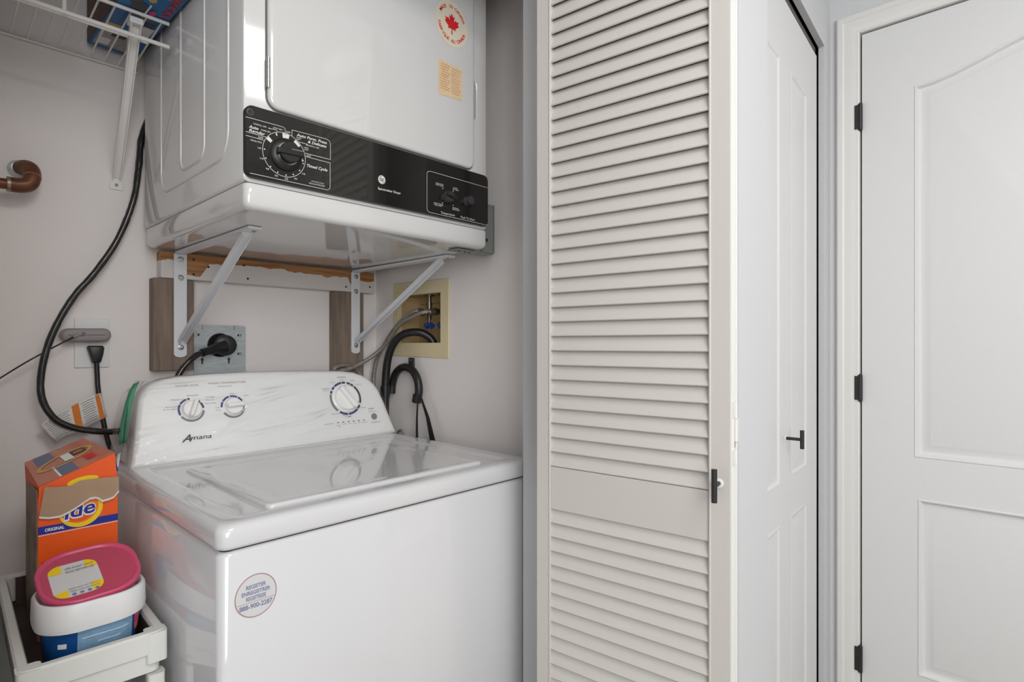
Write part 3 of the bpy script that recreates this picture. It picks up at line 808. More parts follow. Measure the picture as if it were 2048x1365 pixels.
# ------------------------------------------------------------ brackets and timber under the dryer
def bolt(parent, x, y, z, r=.0066):
    bm = lathe(NB(), PL((x, y, z), (1, 0, 0), (0, 0, 1)), [(r*1.25, 0), (r*1.25, .0012), (r, .0014), (r, .0045), (r*.6, .0055)], 6 if r > .005 else 12)
    return obj('bolt', bm, M_chrome, parent, sharp=20)
def bracket(x0, x1, ztop, zbot, yend, label):
    xm = (x0+x1)/2
    t = thing('shelf_bracket', label, 'bracket', (xm, 1.66, zbot), group='white folding brackets under the dryer')
    bm = NB(); w = (x1-x0)/2
    outl = [(xm+w, 1.4185), (xm-w, 1.4185), (xm-w, zbot+.010)]+[(xm-w*cos(radians(a)), zbot+.010-.009*sin(radians(a))) for a in range(20, 180, 20)]+[(xm+w, zbot+.010)]
    prism(bm, PL((0, 1.6585, 0), (1, 0, 0), (0, 0, 1)), outl, 0, .0035); obj('upright', bm, M_brk, t, bevel=.0008)
    bm = B(x0+.001, x1-.001, yend, 1.655, 1.4185, 1.4245)
    # rounded lifted nose
    obj('arm', bm, M_brk, t, bevel=.0015)
    bm = NB()
    p0 = Vector((xm, 1.648, zbot+.045)); p1 = Vector((xm, yend+.045, 1.4165))
    d = (p1-p0).normalized(); n = d.cross(Vector((1, 0, 0))).normalized()
    wv = Vector((.0085, 0, 0))
    for off0, off1, th in ((-1, 1, 0),):
        c = [p0-wv, p0+wv, p0+wv+n*.003, p0-wv+n*.003]
        loft(bm, [c, [q+(p1-p0) for q in c]])
    for s in (-1, 1):
        c = [p0+wv*s, p0+wv*s*.84, p0+wv*s*.84-n*.011, p0+wv*s-n*.011]
        loft(bm, [c, [q+(p1-p0) for q in c]])
    obj('strut', bm, M_brk, t)
    for z in (1.4045, 1.3561, 1.192 if False else zbot+.028): bolt(t, xm, 1.6545, z)
    b = lathe(NB(), PL((xm+.006, yend+.022, 1.4185), (1, 0, 0), (0, -1, 0)), [(.004, 0), (.004, .002), (.002, .003)], 12); obj('bolt', b, M_steel, t)
    return t
bracket(.4747, .5055, 1.43, 1.1455, 1.185, 'white steel bracket on the left weathered board under the dryer')
bracket(.9945, 1.0265, 1.43, 1.1500, 1.175, 'white steel bracket on the right board beside the outlet box')
t = thing('angle_bracket', 'grey steel angle bracket at the right corner of the dryer', 'bracket', (1.05, 1.08, 1.42))
obj('plate', B(1.0215, 1.0720, 1.072, 1.0755, 1.4235, 1.5520), M_steel, t, bevel=.001)
obj('side_flange', B(1.0700, 1.0730, 1.072, 1.125, 1.4235, 1.5520), M_steel, t)
obj('foot_plate', B(.945, 1.0720, 1.0755, 1.115, 1.4205, 1.4240), M_steel, t, bevel=.001)
for x, z in ((1.043, 1.541), (1.043, 1.456)):
    obj('bolt', lathe(NB(), PL((x, 1.072, z), (1, 0, 0), (0, 0, 1)), [(.0045, 0), (.0045, .0015), (.003, .003), (.001, .0032)], 14), M_black, t)
for x in (.965, .985, 1.0):
    obj('bolt', lathe(NB(), PL((x, 1.092, 1.4205), (1, 0, 0), (0, -1, 0)), [(.003, 0), (.003, .0015), (.001, .0022)], 12), M_black, t)

def wood(name, label, x0, x1, z0, z1, m, y0=1.662):
    o = obj(name, B(x0, x1, y0, 1.6998, z0, z1), m, origin=((x0+x1)/2, 1.68, z0), bevel=.003)
    return tag(o, label, 'lumber')
be = thing('wooden_beam', 'white painted beam with peeling brown paint under the dryer', 'lumber', (.7655, 1.68, 1.353))
obj('beam', B(.4462, 1.0851, 1.6605, 1.6998, 1.3535, 1.4240), M_beam, be, bevel=.003)
for x, z in ((.560, 1.392), (.5235, 1.3690), (.654, 1.4060), (.665, 1.369), (.978, 1.369), (1.067, 1.375), (.523, 1.408)):
    obj('screw', lathe(NB(), PL((x, 1.6605, z), (1, 0, 0), (0, 0, 1)), [(.0032, 0), (.0030, .0006), (.0015, .0008)], 12), M_blackmatte, be)
wood('wooden_board', 'weathered vertical board behind the left bracket', .4290, .5250, 1.112, 1.3530, M_wood)
wood('wooden_board', 'weathered vertical board behind the right bracket', .9385, 1.0443, 1.02, 1.3530, M_wood)
tag(obj('trim_board', B(1.045, 1.060, 1.684, 1.6998, 1.02, 1.3530), M_wall_in, origin=(1.05, 1.69, 1.02), bevel=.002), 'thin pale strip beside the right weathered board', 'lumber')

# ------------------------------------------------------------ outlets, plugs and cords on the back wall
t = thing('wall_outlet', 'white duplex wall outlet plate left of the washer', 'outlet', (.308, 1.70, 1.124))
obj('plate', B(.2730, .3430, 1.6955, 1.7, 1.1242, 1.2445), M_plast, t, bevel=.002)
for z in (1.165, 1.204):
    bm = NB(); prism(bm, PL((.308, 1.6955, z), (1, 0, 0), (0, 0, 1)), rr(-.0165, .0165, -.0145, .0145, .008), 0, .0008); obj('receptacle', bm, M_plast, t)
t = thing('power_adapter', 'grey oval power adapter plugged in the upper outlet socket', 'charger', (.300, 1.69, 1.185))
bm = NB()
MA = PL((.291, 1.6940, 1.2030), (1, 0, .02), (0, 0, 1))
loft(bm, [[MA @ Vector((x, y, h)) for x, y in inset(rr(-.048, .051, -.0165, .0165, .0163, 8), d)] for d, h in ((.002, 0), (0, .003), (0, .020), (.002, .0245), (.006, .0265), (.012, .027))])
obj('body', bm, M_chargr, t, sharp=60)
bm = NB(); text(bm, MA, 'Apex' if False else 'hp', -.003, -.003, h=.008, bold=.01, z=.0273, rot=pi/2); obj('lettering', bm, M_darkink, t)
obj('cord', tube(NB(), [(.268, 1.668, 1.199), (.255, 1.655, 1.192), (.187, 1.655, 1.146), (.137, 1.66, 1.107), (.085, 1.665, 1.065), (.062, 1.66, .98), (.060, 1.65, .80), (.062, 1.62, .55)], .0017, seg=8), M_black, t)
obj('strain_relief', cyl(NB(), (.276, 1.667, 1.204), (.262, 1.661, 1.196), .0042, .0028, seg=12), M_chargr, t)

t = thing('washer_power_cord', 'black washer cord with warning tag hanging from lower socket', 'cord', (.31, 1.68, 1.15))
bm = NB()
MA = PL((.3120, 1.6945, 1.163), (1, 0, 0), (0, 0, 1))
hd = [(-.0165, .011), (-.013, .0145), (.014, .0145), (.0175, .0105), (.0155, -.006), (.0105, -.026), (-.0055, -.028), (-.012, -.006)]
loft(bm, [[MA @ Vector((p[0], p[1], h)) for p in inset(hd[::-1], d)] for d, h in ((0, 0), (0, .015), (.0015, .019), (.004, .0205))])
obj('plug', bm, M_black, t, bevel=.0012)
obj('cable', tube(NB(), [(.3142, 1.683, 1.138), (.3150, 1.682, 1.11), (.3165, 1.678, 1.07), (.324, 1.672, 1.005), (.334, 1.668, .945), (.350, 1.665, .89), (.37, 1.66, .80)], .0055, seg=10), M_black, t)
# warning tag: a paper flag folded round the cable
bm = NB(); NU = 14; top = [(.2030, .9985), (.2250, 1.0180), (.2600, 1.0390), (.2900, 1.0560), (.3170, 1.0640)]; bot = [(.2310, .9555), (.2480, .9700), (.2700, .9760), (.3000, .9920), (.3290, 1.0055)]
def lerp(a, b, t): return (a[0]+(b[0]-a[0])*t, a[1]+(b[1]-a[1])*t)
def along(P_, t):
    f = t*(len(P_)-1); i = min(int(f), len(P_)-2); return lerp(P_[i], P_[i+1], f-i)
def tagpt(u, v, e_=0):
    q = lerp(along(top, u), along(bot, u), v)
    return (q[0], 1.655-.006*u-.008*sin(u*pi*1.2)-e_, q[1])
def tagpatch(bm, u0, u1, v0=0, v1=1, e_=0, nu=10, nv=3):
    G = [[bm.verts.new(tagpt(u0+(u1-u0)*i/nu, v0+(v1-v0)*j/nv, e_)) for i in range(nu+1)] for j in range(nv+1)]
    for a, b in zip(G, G[1:]):
        for i in range(nu): face(bm, (a[i], a[i+1], b[i+1], b[i]))
    return bm
tg = obj('warning_tag', tagpatch(NB(), 0, 1, nu=20), M_paper, t, solid=.0004)
g = tagpatch(NB(), .49, .60, .02, .98, .0006); tagpatch(g, .885, .965, .02, .98, .0006)
obj('tag_stripe', g, M_orangei, tg)
g = NB()
for u0, u1 in ((.06, .45), (.63, .86)):
    for k in range(10):
        v = .10+.085*k
        tagpatch(g, u0+.01*(k % 3), u1-.02*(k % 2), v, v+.022, .0007, nu=6, nv=1)
tag(obj('tag_lettering', g, M_greyink, tg), kind='stuff')

t = thing('dryer_outlet', 'galvanized square cover plate with black round dryer receptacle', 'outlet', (.604, 1.70, 1.09))
MZ = PL((0, 1.694, 0), (1, 0, 0), (0, 0, 1))
bm = NB()
holes = []
for x, z in ((.5455, 1.2075), (.652, 1.2075), (.5455, 1.1540-.0), (.652, 1.154)):
    holes.append([(x+.0038*cos(a*pi/4), z+.0034*sin(a*pi/4)) for a in range(8)])
for x in (.5555, .6255):
    holes.append([(x+.0042*cos(radians(a)), 1.1395+.0042*sin(radians(a))) for a in (0, 45, 90, 135, 180, 225)]+[(x-.0018, 1.126), (x+.0018, 1.126), (x+.003, 1.1365)])
L = holed(bm, MZ, rr(.5345, .6715, 1.095, 1.2350, .006, 3), holes, 0)
rings_from(bm, MZ, L[0], [(rr(.5345, .6715, 1.095, 1.2350, .006, 3), -.0018)])
pz = obj('cover_plate', bm, M_zinc, t)
obj('junction_box', B(.538, .669, 1.6965, 1.6999, 1.10, 1.232), M_darkgrey, t)
for x, z in ((.541, 1.2075), (.6565, 1.2075), (.541, 1.154), (.6565, 1.154)):
    obj('screw', lathe(NB(), PL((x, 1.694, z), (1, 0, 0), (0, 0, 1)), [(.0042, 0), (.0035, .0018), (.001, .0022)], 14), M_chrome, t)
for x in (.5555, .640):
    obj('slot', B(x-.0006, x+.0006, 1.6936, 1.694, 1.222, 1.2345), M_darkgrey, t)
bm = lathe(NB(), PL((.6015, 1.694, 1.1790), (1, 0, 0), (0, 0, 1)), [(.0335, 0), (.0335, .002), (.031, .004), (.030, .0035)], 36); obj('receptacle', bm, M_black, t, sharp=30)

t = thing('dryer_power_cord', 'thick black dryer cord looping down from dryer to galvanized outlet', 'cord', (.5, 1.64, 1.0))
Mq = PL((.612, 1.690, 1.1785), (1, -.22, 0), (0, 0, 1))
bm = lathe(NB(), Mq, [(.0275, 0), (.0290, .004), (.0290, .021), (.0275, .0265), (.022, .029), (.002, .0295)], 36); 
obj('plug', bm, M_black, t, sharp=40)
bm = tube(NB(), [(.606, 1.664, 1.176), (.580, 1.660, 1.170), (.560, 1.650, 1.164), (.545, 1.642, 1.161)], lambda u: .0165-.007*u, seg=14)
cyl(bm, (.552, 1.646, 1.1625), (.536, 1.637, 1.158), .0108, seg=16)
obj('strain_relief', bm, M_black, t, sharp=60)
obj('cable', tube(NB(), [(.540, 1.640, 1.160), (.520, 1.628, 1.152), (.498, 1.622, 1.134), (.478, 1.622, 1.106), (.455, 1.625, 1.05), (.42, 1.63, 1.0), (.385, 1.64, .976),
    (.347, 1.645, .9695), (.310, 1.643, .9735), (.267, 1.642, .9855), (.231, 1.643, 1.0085), (.2085, 1.645, 1.050), (.2040, 1.646, 1.100), (.2142, 1.647, 1.168), (.2350, 1.648, 1.2316), (.2672, 1.65, 1.2967), (.3054, 1.652, 1.3528), (.3505, 1.655, 1.4364), (.3850, 1.66, 1.5405), (.3990, 1.670, 1.6305), (.4080, 1.680, 1.7100), (.430, 1.686, 1.77), (.47, 1.686, 1.80)], .0075, seg=14, n=10, wob=.12), M_cord, t)

t = thing('copper_pipe', 'brown copper pipe with elbow entering the back wall at left', 'pipe', (.17, 1.69, 1.53))
obj('pipe', cyl(NB(), (.051, 1.640, 1.5260), (.168, 1.640, 1.5295), .0115, seg=20), M_copper, t)
obj('elbow', tube(NB(), [(.150, 1.640, 1.5293), (.168, 1.640, 1.5300), (.1835, 1.641, 1.5370), (.1895, 1.645, 1.5550), (.1880, 1.654, 1.5720), (.181, 1.668, 1.5790), (.174, 1.684, 1.5790)], .0160, seg=18), M_copper, t)
obj('solder_joint', tube(NB(), [(.146, 1.640, 1.5292), (.152, 1.640, 1.5293)], .0163, seg=18, smooth=False), M_solder, t)
obj('solder_joint', tube(NB(), [(.1892, 1.644, 1.5520), (.1894, 1.6455, 1.5550)], .0166, seg=18, smooth=False), M_solder, t)
obj('wall_flange', lathe(NB(), PL((.172, 1.6985, 1.579), (1, 0, 0), (0, 0, 1)), [(.020, -.001), (.020, .003), (.0145, .012), (.014, .013)], 24), M_zinc, t)

# ------------------------------------------------------------ washer outlet box, hoses
t = thing('washer_outlet_box', 'cream recessed washer outlet box with two shutoff valves', 'outlet box', (1.117, 1.455, 1.14))
bm = NB()
fl = [(-1.5935, 1.1445), (-1.3095, 1.1395), (-1.3060, 1.3795), (-1.5900, 1.3835)]
ih = [(-1.566, 1.186), (-1.345, 1.186), (-1.345, 1.341), (-1.566, 1.341)]
L = holed(bm, MR, fl, [ih], .004)
rings_from(bm, MR, L[0], [(inset(fl, -.001), .003), (inset(fl, -.0015), .0005)])
rings_from(bm, MR, L[1], [(ih, .001), (ih, -.012)])
obj('flange', bm, M_cream, t, sharp=30)
bm = NB(); v0 = [bm.verts.new(MR @ Vector((p[0], p[1], -.012))) for p in ih]
pv = rings_from(bm, MR, v0, [(ih, -.085)]); face(bm, pv)
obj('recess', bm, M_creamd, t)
obj('panel_seam', B(1.2005, 1.2015, 1.40, 1.56, 1.3170, 1.3183), M_darkgrey, t)
def valve(y, label):
    v = thing('shutoff_valve', label, 'valve', (1.155, y, 1.19), group='shutoff valves in the outlet box')
    bm = cyl(NB(), (1.155, y, 1.341), (1.155, y, 1.262), .0075, seg=16); cyl(bm, (1.155, y, 1.318), (1.155, y, 1.296), .0095, seg=16); cyl(bm, (1.155, y, 1.3405), (1.155, y, 1.3375), .016, seg=16)
    cyl(bm, (1.160, y, 1.284), (1.122, y, 1.284), .0085, seg=16); cyl(bm, (1.130, y, 1.284), (1.118, y, 1.283), .0115, seg=8)
    cyl(bm, (1.155, y, 1.264), (1.155, y, 1.245), .0045, seg=12)
    obj('body', bm, M_brass, v)
    bm = NB()
    tube(bm, [(1.155, y+.016, 1.240), (1.155, y+.007, 1.2445), (1.155, y, 1.243), (1.155, y-.007, 1.2445), (1.155, y-.016, 1.239)], lambda u: .0068+.003*abs(2*u-1), seg=10)
    obj('handle', bm, M_bluev, v)
valve(1.452, 'left shutoff valve with blue handle inside the cream outlet box')
valve(1.385, 'right shutoff valve with blue handle inside the cream outlet box')
def hose(label, pts):
    h = thing('braided_hose', label, 'hose', pts[-1], group='braided washer supply hoses')
    obj('hose', tube(NB(), pts, .0066, seg=12, n=8), M_braid, h)
    a, b = Vector(pts[0]), Vector(pts[1]); d = (b-a).normalized()
    bm = cyl(NB(), a-d*.002, a+d*.012, .0105, seg=8); cyl(bm, a+d*.012, a+d*.022, .0082, seg=16)
    obj('coupling', bm, M_chrome, h)
hose('braided steel hose running down to left from the right valve', [(1.118, 1.388, 1.282), (1.092, 1.393, 1.2815), (1.080, 1.425, 1.2715), (1.078, 1.507, 1.2442), (1.077, 1.562, 1.196), (1.062, 1.605, 1.156), (1.020, 1.625, 1.123), (.975, 1.63, 1.104), (.935, 1.635, 1.094), (.905, 1.637, 1.075), (.90, 1.64, .95)])
hose('braided steel hose from the left valve dropping behind washer', [(1.118, 1.450, 1.286), (1.098, 1.455, 1.285), (1.092, 1.50, 1.266), (1.090, 1.560, 1.225), (1.088, 1.608, 1.178), (1.085, 1.642, 1.135), (1.080, 1.655, 1.085), (1.078, 1.655, 1.03), (1.07, 1.65, .90)])
hose('slack braided hose curling behind the right end of the console', [(.925, 1.654, 1.02), (.930, 1.654, 1.095), (.955, 1.654, 1.113), (.99, 1.654, 1.110), (1.02, 1.654, 1.09), (1.045, 1.645, 1.04), (1.055, 1.62, .97), (1.06, 1.62, .86)])
t = thing('drain_hose', 'black drain hose bending over the edge of outlet box', 'hose', (1.067, 1.57, .85))
obj('hose', tube(NB(), [(1.152, 1.420, 1.150), (1.149, 1.424, 1.186), (1.136, 1.436, 1.2080), (1.112, 1.456, 1.2200), (1.084, 1.490, 1.2140), (1.070, 1.525, 1.186), (1.067, 1.552, 1.140), (1.067, 1.566, 1.08), (1.067, 1.570, 1.0), (1.067, 1.570, .75)], .0125, seg=16), M_black, t)
obj('collar', cyl(NB(), (1.067, 1.5695, 1.045), (1.067, 1.5705, 1.008), .0155, seg=20), M_black, t)
t = thing('hose_guide', 'black U shaped hose guide standing against the closet side wall', 'hose guide', (1.09, 1.49, 1.0))
obj('guide_arch', tube(NB(), [(1.0935, 1.572, 1.02), (1.0935, 1.568, 1.050), (1.0935, 1.552, 1.082), (1.0935, 1.525, 1.102), (1.0935, 1.492, 1.108), (1.0935, 1.458, 1.098), (1.0935, 1.433, 1.070), (1.0935, 1.426, 1.035), (1.0935, 1.436, 1.004)], .0125, seg=16), M_black, t)
bm = B(1.0895, 1.0975, 1.452, 1.476, 1.098, 1.139); obj('tab', bm, M_black, t, bevel=.002)
obj('tab_hole', cyl(NB(), (1.0890, 1.464, 1.131), (1.0897, 1.464, 1.131), .0025, seg=12), M_steel, t)
obj('guide_collar', cyl(NB(), (1.0935, 1.432, 1.022), (1.0935, 1.438, 1.000), .0150, seg=18), M_black, t)
obj('tie', tube(NB(), [(1.0935, 1.432, 1.002), (1.0935, 1.436, .95), (1.0935, 1.436, .88)], lambda u: .0022+.002*u, seg=8), M_black, t)
bm = NB(); loft(bm, [[(1.089, 1.412, 1.012), (1.089, 1.406, 1.014), (1.091, 1.406, 1.014), (1.091, 1.412, 1.012)], [(1.089, 1.385, .955), (1.089, 1.370, .957), (1.091, 1.370, .957), (1.091, 1.385, .955)], [(1.089, 1.366, .885), (1.089, 1.340, .885), (1.091, 1.340, .885), (1.091, 1.366, .885)]])
obj('strap', bm, M_black, t)
tag(obj('wire_clip', tube(NB(), [(1.085, 1.53, .880), (1.085, 1.525, .897), (1.085, 1.508, .9045), (1.085, 1.497, .895), (1.085, 1.49, .875)], .004, seg=8), M_steel, origin=(1.085, 1.51, .88)), 'small dark clip peeping over the rear washer edge', 'clip')

# ------------------------------------------------------------ wire shelf with carton
t = thing('wire_shelf', 'white coated wire shelf on the back wall left of the dryer', 'shelf', (.05, 1.69, 1.877))
X0, X1 = .052, .402
wires = []
w = obj('cross_wire', cyl(NB(), (0, 1.694, 1.8805), (0, 1.437, 1.9030), .0020, seg=8), M_wire, t)
n = 0
while .389-.029*n > X0:
    o = w if n == 0 else w.copy()
    if n: COL.objects.link(o); o.parent = t
    o.location.x = .389-.029*n; n += 1
for y, z, r in ((1.694, 1.877, .0030), (1.437, 1.9020, .0040), (1.437, 1.8500, .0046), (1.500, 1.8720, .0028)):
    obj('long_wire', cyl(NB(), (X0, y, z), (X1 if r != .0028 else .375, y, z), r, seg=12), M_wire, t)
for x in (.215,): obj('lip_strut', cyl(NB(), (x, 1.437, 1.850), (x, 1.437, 1.902), .0042, seg=10), M_wire, t)
# diagonal brace, a folded channel
p0 = Vector((.3400, 1.448, 1.888)); p1 = Vector((.3565, 1.694, 1.598))
d = (p1-p0).normalized(); s = Vector((1, 0, 0)); n_ = s.cross(d).normalized()
bm = NB()
def quadbar(a, b_, c_, d_):
    loft(bm, [[p0+q for q in (a, b_, c_, d_)], [p1+q*.85 for q in (a, b_, c_, d_)]])
quadbar(s*-.010, s*.010, s*.010+n_*.0018, s*-.010+n_*.0018)
quadbar(s*.0082, s*.010, s*.010-n_*.013, s*.0082-n_*.013)
quadbar(s*-.010, s*-.0082, s*-.0082-n_*.013, s*-.010-n_*.013)
obj('brace', bm, M_wire, t)
bm = B(.327, .353, 1.436, 1.462, 1.878, 1.892); obj('brace_head', bm, M_wire, t, bevel=.002)
bm = B(.3435, .3715, 1.6965, 1.6999, 1.5690, 1.6080); ft = obj('brace_foot', bm, M_wire, t, bevel=.001)
obj('screw', lathe(NB(), PL((.3575, 1.6965, 1.581), (1, 0, 0), (0, 0, 1)), [(.0040, 0), (.0036, .0015), (.001, .002)], 14), M_steel, ft)

t = thing('snack_carton', 'blue printed snack carton lying on the wire shelf', 'box', mtx=Matrix.Translation((.3525, 1.42, 1.9075)) @ Matrix.Rotation(radians(1.5), 4, 'Z'))
obj('carton', B(-.050, .050, -.27, .262, 0, .15), M_boxblue, t, local=True, bevel=.0015)
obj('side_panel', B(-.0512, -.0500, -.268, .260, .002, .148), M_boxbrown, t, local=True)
MU = FR[t.name] @ PL((0, 0, 0), (0, 1, 0), (1, 0, 0))      # the printed underside: x along Y, y along X, normal -Z
def uq(m, x0, x1, y0, y1, name='print_patch', z=.0008):
    g = NB(); prism(g, MU, [(x0, y0), (x1, y0), (x1, y1), (x0, y1)], 0, z); return obj(name, g, m, t)
uq(M_white, .08, .15, .012, .040); uq(M_darkink, .055, .078, .002, .034)
uq(M_yellowtop, .115, .135, -.045, -.012); uq(mat('grey print', rgb(170, 166, 166), .5, var=.3, vscale=60), .150, .245, -.044, .028, z=.0005)
uq(M_white, .200, .235, -.038, -.016, z=.001); uq(M_darkink, .155, .180, -.022, .006, z=.001); uq(M_red, .140, .16, .020, .034, z=.001)
g = NB(); text(g, MU, 'FRUITY SNACKS', -.235, .030, w=.24, h=.013, bold=.03, z=.001); obj('lettering', g, M_red, t)
g = NB(); text(g, MU, 'MINI', -.13, .012, w=.055, h=.012, bold=.02, z=.001); obj('lettering', g, mat('peach print', rgb(214, 134, 100), .5), t)
g = NB(); 
for k, (x, y, r) in enumerate(((-.02, -.022, .011), (-.002, -.016, .012), (.014, -.005, .011), (-.012, -.008, .009))): disc(g, MU, x, y, r*1.4, r, h=.0009+.0001*k, seg=16)
obj('fruit_print', g, M_darkink, t)
g = NB(); disc(g, MU, .004, .014, .012, .006, h=.0016); obj('fruit_print', g, M_magenta, t)
g = NB(); disc(g, MU, .030, .006, .010, .007, h=.0017); disc(g, MU, -.05, .00, .011, .007, h=.0017); obj('fruit_print', g, M_yellowtop, t)
uq(M_white, -.025, .02, .002, .005, z=.0019)

# ------------------------------------------------------------ slim cart at lower left
t = thing('utility_cart', 'slim off white plastic rolling cart beside the washer', 'cart', (.197, 1.33, 0))
cart = t
def rim(z0, z1, x0, x1, y0, y1, w=.014):
    bm = NB()
    lo = [[(x, y, z) for x, y in rr(x0+d, x1-d, y0+d, y1-d, r, 5)] for z, d, r in ((z0, .002, .012), (z1-.003, 0, .014), (z1, .003, .012), (z1, w-.002, .008), (z1-.004, w, .007), (z0+.006, w+.002, .006), (z0+.006, w+.06, .004))]
    return bm, lo
for k, zt in enumerate((.713, .41, .13)):
    bm = NB()
    x0, x1, y0, y1 = .1045, .2915, 1.0590, 1.540
    out_ = [[(x, y, z) for x, y in rr(x0+d, x1-d, y0+d, y1-d, r, 5)] for z, d, r in ((zt-.068, .010, .010), (zt-.066, .007, .012), (zt-.036, .006, .012), (zt-.034, .0005, .014), (zt-.003, 0, .014), (zt, .003, .012), (zt, .013, .008), (zt-.003, .015, .007), (zt-.0625, .018, .006))]
    loft(bm, out_)
    obj('tray', bm, M_cart, t, sharp=35)
for x in (.1185, .278):
    for y in (1.073, 1.526):
        bm = NB()
        for a, b in ((.055, .062), (.132, .340), (.412, .643)):
            prism(bm, Matrix.Translation((x, y, 0)), rr(-.0125, .0125, -.0125, .0125, .006, 3), a, b)
        for zt in (.13, .41):
            prism(bm, Matrix.Translation((x, y, 0)), rr(-.0145, .0145, -.0145, .0145, .006, 3), zt, zt+.03)
        obj('post', bm, M_cart, t, sharp=40)
        obj('corner_collar', prism(NB(), Matrix.Translation((x, y, 0)), rr(-.0150, .0150, -.0150, .0150, .006, 4), .664, .7115), M_cart, t, sharp=40)
        bm = cyl(NB(), (x-.006, y, .024), (x+.006, y, .024), .024, seg=20); cyl(bm, (x, y, .024), (x, y, .062), .004, seg=10)
        obj('castor', bm, M_wheel, t)
cart.matrix_world = Matrix.Translation((.1045, 1.059, 0)) @ Matrix.Rotation(radians(-1.9), 4, 'Z') @ Matrix.Translation((-.1045, -1.059, 0)) @ cart.matrix_world
TZ = .6523
M_trayskin = mat('dark brown tray skin', rgb(70, 58, 52), .7, var=.2, vscale=30)  # dark brown skin added over the tray's inner floor and sides
for zt in (.713,):
    bm = NB()
    ls_ = [[(x, y, z) for x, y in rr(.1045+d, .2915-d, 1.059+d, 1.540-d, .006, 5)] for z, d in ((zt-.006, .0160), (zt-.0605, .0185), (zt-.0612, .040))]
    loft(bm, ls_, cap0=False)
    ln = obj('tray_dark_skin', bm, M_trayskin, None); ln.parent = cart; ln.matrix_parent_inverse = FR['utility_cart'].inverted()
# detergent carton
t = thing('detergent_box', 'torn open orange laundry detergent carton standing in the cart', 'detergent box', (.220, 1.38, TZ))
xa, xb, ya, yb = .1575, .2760, 1.300, 1.440
bm = NB()
top_l, top_r = .925, .925
loft(bm, [[(xa, ya, TZ), (xb, ya, TZ), (xb, yb, TZ), (xa, yb, TZ)], [(xa, ya, .905), (xb, ya, .905), (xb, yb, .93), (xa, yb, .925)]])
obj('carton', bm, M_orange, t)
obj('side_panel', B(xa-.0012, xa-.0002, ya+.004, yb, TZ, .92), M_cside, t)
# tilted lid cap: front lip, slanting upper front, top
LF, LR = Vector((.1590, 1.302, .9270)), Vector((.2720, 1.302, .9720))
BL, BR = Vector((.1545, 1.440, .9500)), Vector((.2472, 1.440, .9869))
bm = NB()
q0 = [Vector((xa-.0005, ya-.001, .880)), Vector((xb+.0005, ya-.001, .900)), Vector((xb+.001, yb+.001, .90)), Vector((xa-.001, yb+.001, .90))]
lo = [bm.verts.new(p) for p in q0]; hi = [bm.verts.new(p) for p in (LF, LR, BR, BL)]
for i in range(4): face(bm, (lo[i], lo[(i+1) % 4], hi[(i+1) % 4], hi[i]))
obj('lid_front', bm, M_orange, t)
ux = (LR-LF); uy = (BL-LF); nrm = ux.cross(uy).normalized()
bm = NB(); c = [LF, LR, BR, BL]; loft(bm, [[p+nrm*.0004 for p in c], [p+nrm*.0016 for p in c]]); lt = obj('lid_top', bm, M_orangetop, t)
def TP(u, v, h=.0020): return (LF*(1-u)*(1-v)+LR*u*(1-v)+BR*u*v+BL*(1-u)*v)+nrm*h
def tq(m, u0, u1, v0, v1, name='print_patch', h=.0020, sk=0):
    g = NB(); face(g, [g.verts.new(TP(u, v, h)) for u, v in ((u0, v0), (u1, v0), (u1+sk, v1), (u0+sk, v1))]); return obj(name, g, m, lt)
tq(M_navytop, .30, .52, .0, .40); tq(M_navytop, .12, .40, .62, .98); tq(M_white, .265, .295, .0, .40)
g = NB(); seg = 40
for r0, r1 in ((.86, 1),):
    A_ = []; C_ = []
    for i in range(seg):
        a = 2*pi*i/seg
        A_.append(g.verts.new(TP(.50+.43*cos(a)*r0, .52+.17*sin(a)*r0+.06*cos(a), .0024))); C_.append(g.verts.new(TP(.50+.43*cos(a), .52+.19*sin(a)+.06*cos(a), .0024)))
    for i in range(seg): face(g, (A_[i], A_[(i+1) % seg], C_[(i+1) % seg], C_[i]))
obj('emblem_ring', g, M_yellowtop, lt)
tq(M_darkink, .60, .82, .50, .66, h=.0026); tq(M_orprint, .64, .78, .54, .61, h=.0028); tq(M_white, .46, .60, .40, .66, 'white_tape', .0030)
tq(M_red, .68, .82, .14, .34, h=.0022)
# emblem and print on the front face
MFx = PL((.2168, ya-.0016, .842), (1, 0, 0), (0, 0, 1))
MFf = PL((.2168, ya-.0002, .842), (1, 0, 0), (0, 0, 1))
prism_ = lambda m, pts, h, name='print_band', P=None: obj(name, prism(NB(), MFf, pts, 0, h), m, P or t)
hw = .0592
prism_(M_navy, [(-hw, .0000), (hw, .0010), (hw, .0135), (-hw, .0140)], .0006)
prism_(M_white, [(-hw, -.0026), (hw, -.0016), (hw, -.0004), (-hw, -.0014)], .0007)
g = NB(); disc(g, MFf, .002, .035, .0335, .0335, h=.0010, seg=40); obj('emblem_disc', g, M_yellow, t)
g = NB(); disc(g, MFf, .000, .038, .0285, .0285, h=.0013, seg=40); obj('emblem_core', g, mat('deep orange print', rgb(250, 130, 24), .45), t)
g = NB(); arc(g, MFf, .000, .036, .0165, .0240, 205, 330, h=.0015, seg=16); obj('emblem_swoosh', g, M_orange, t)
g = NB(); text(g, MFf, 'ide', -.0240, .0180, w=.0505, h=.0265, shear=.2, bold=.060, z=.0017, rot=.13); obj('lettering', g, M_white, t)
g = NB(); text(g, MFf, 'ide', -.0222, .0197, w=.0470, h=.0240, shear=.2, bold=.018, z=.0020, rot=.13); obj('lettering', g, M_navy, t)
g = NB(); text(g, MFf, 'ORIGINAL', -.0500, .0040, w=.0275, h=.0055, bold=.03, z=.0010); obj('lettering', g, M_white, t)
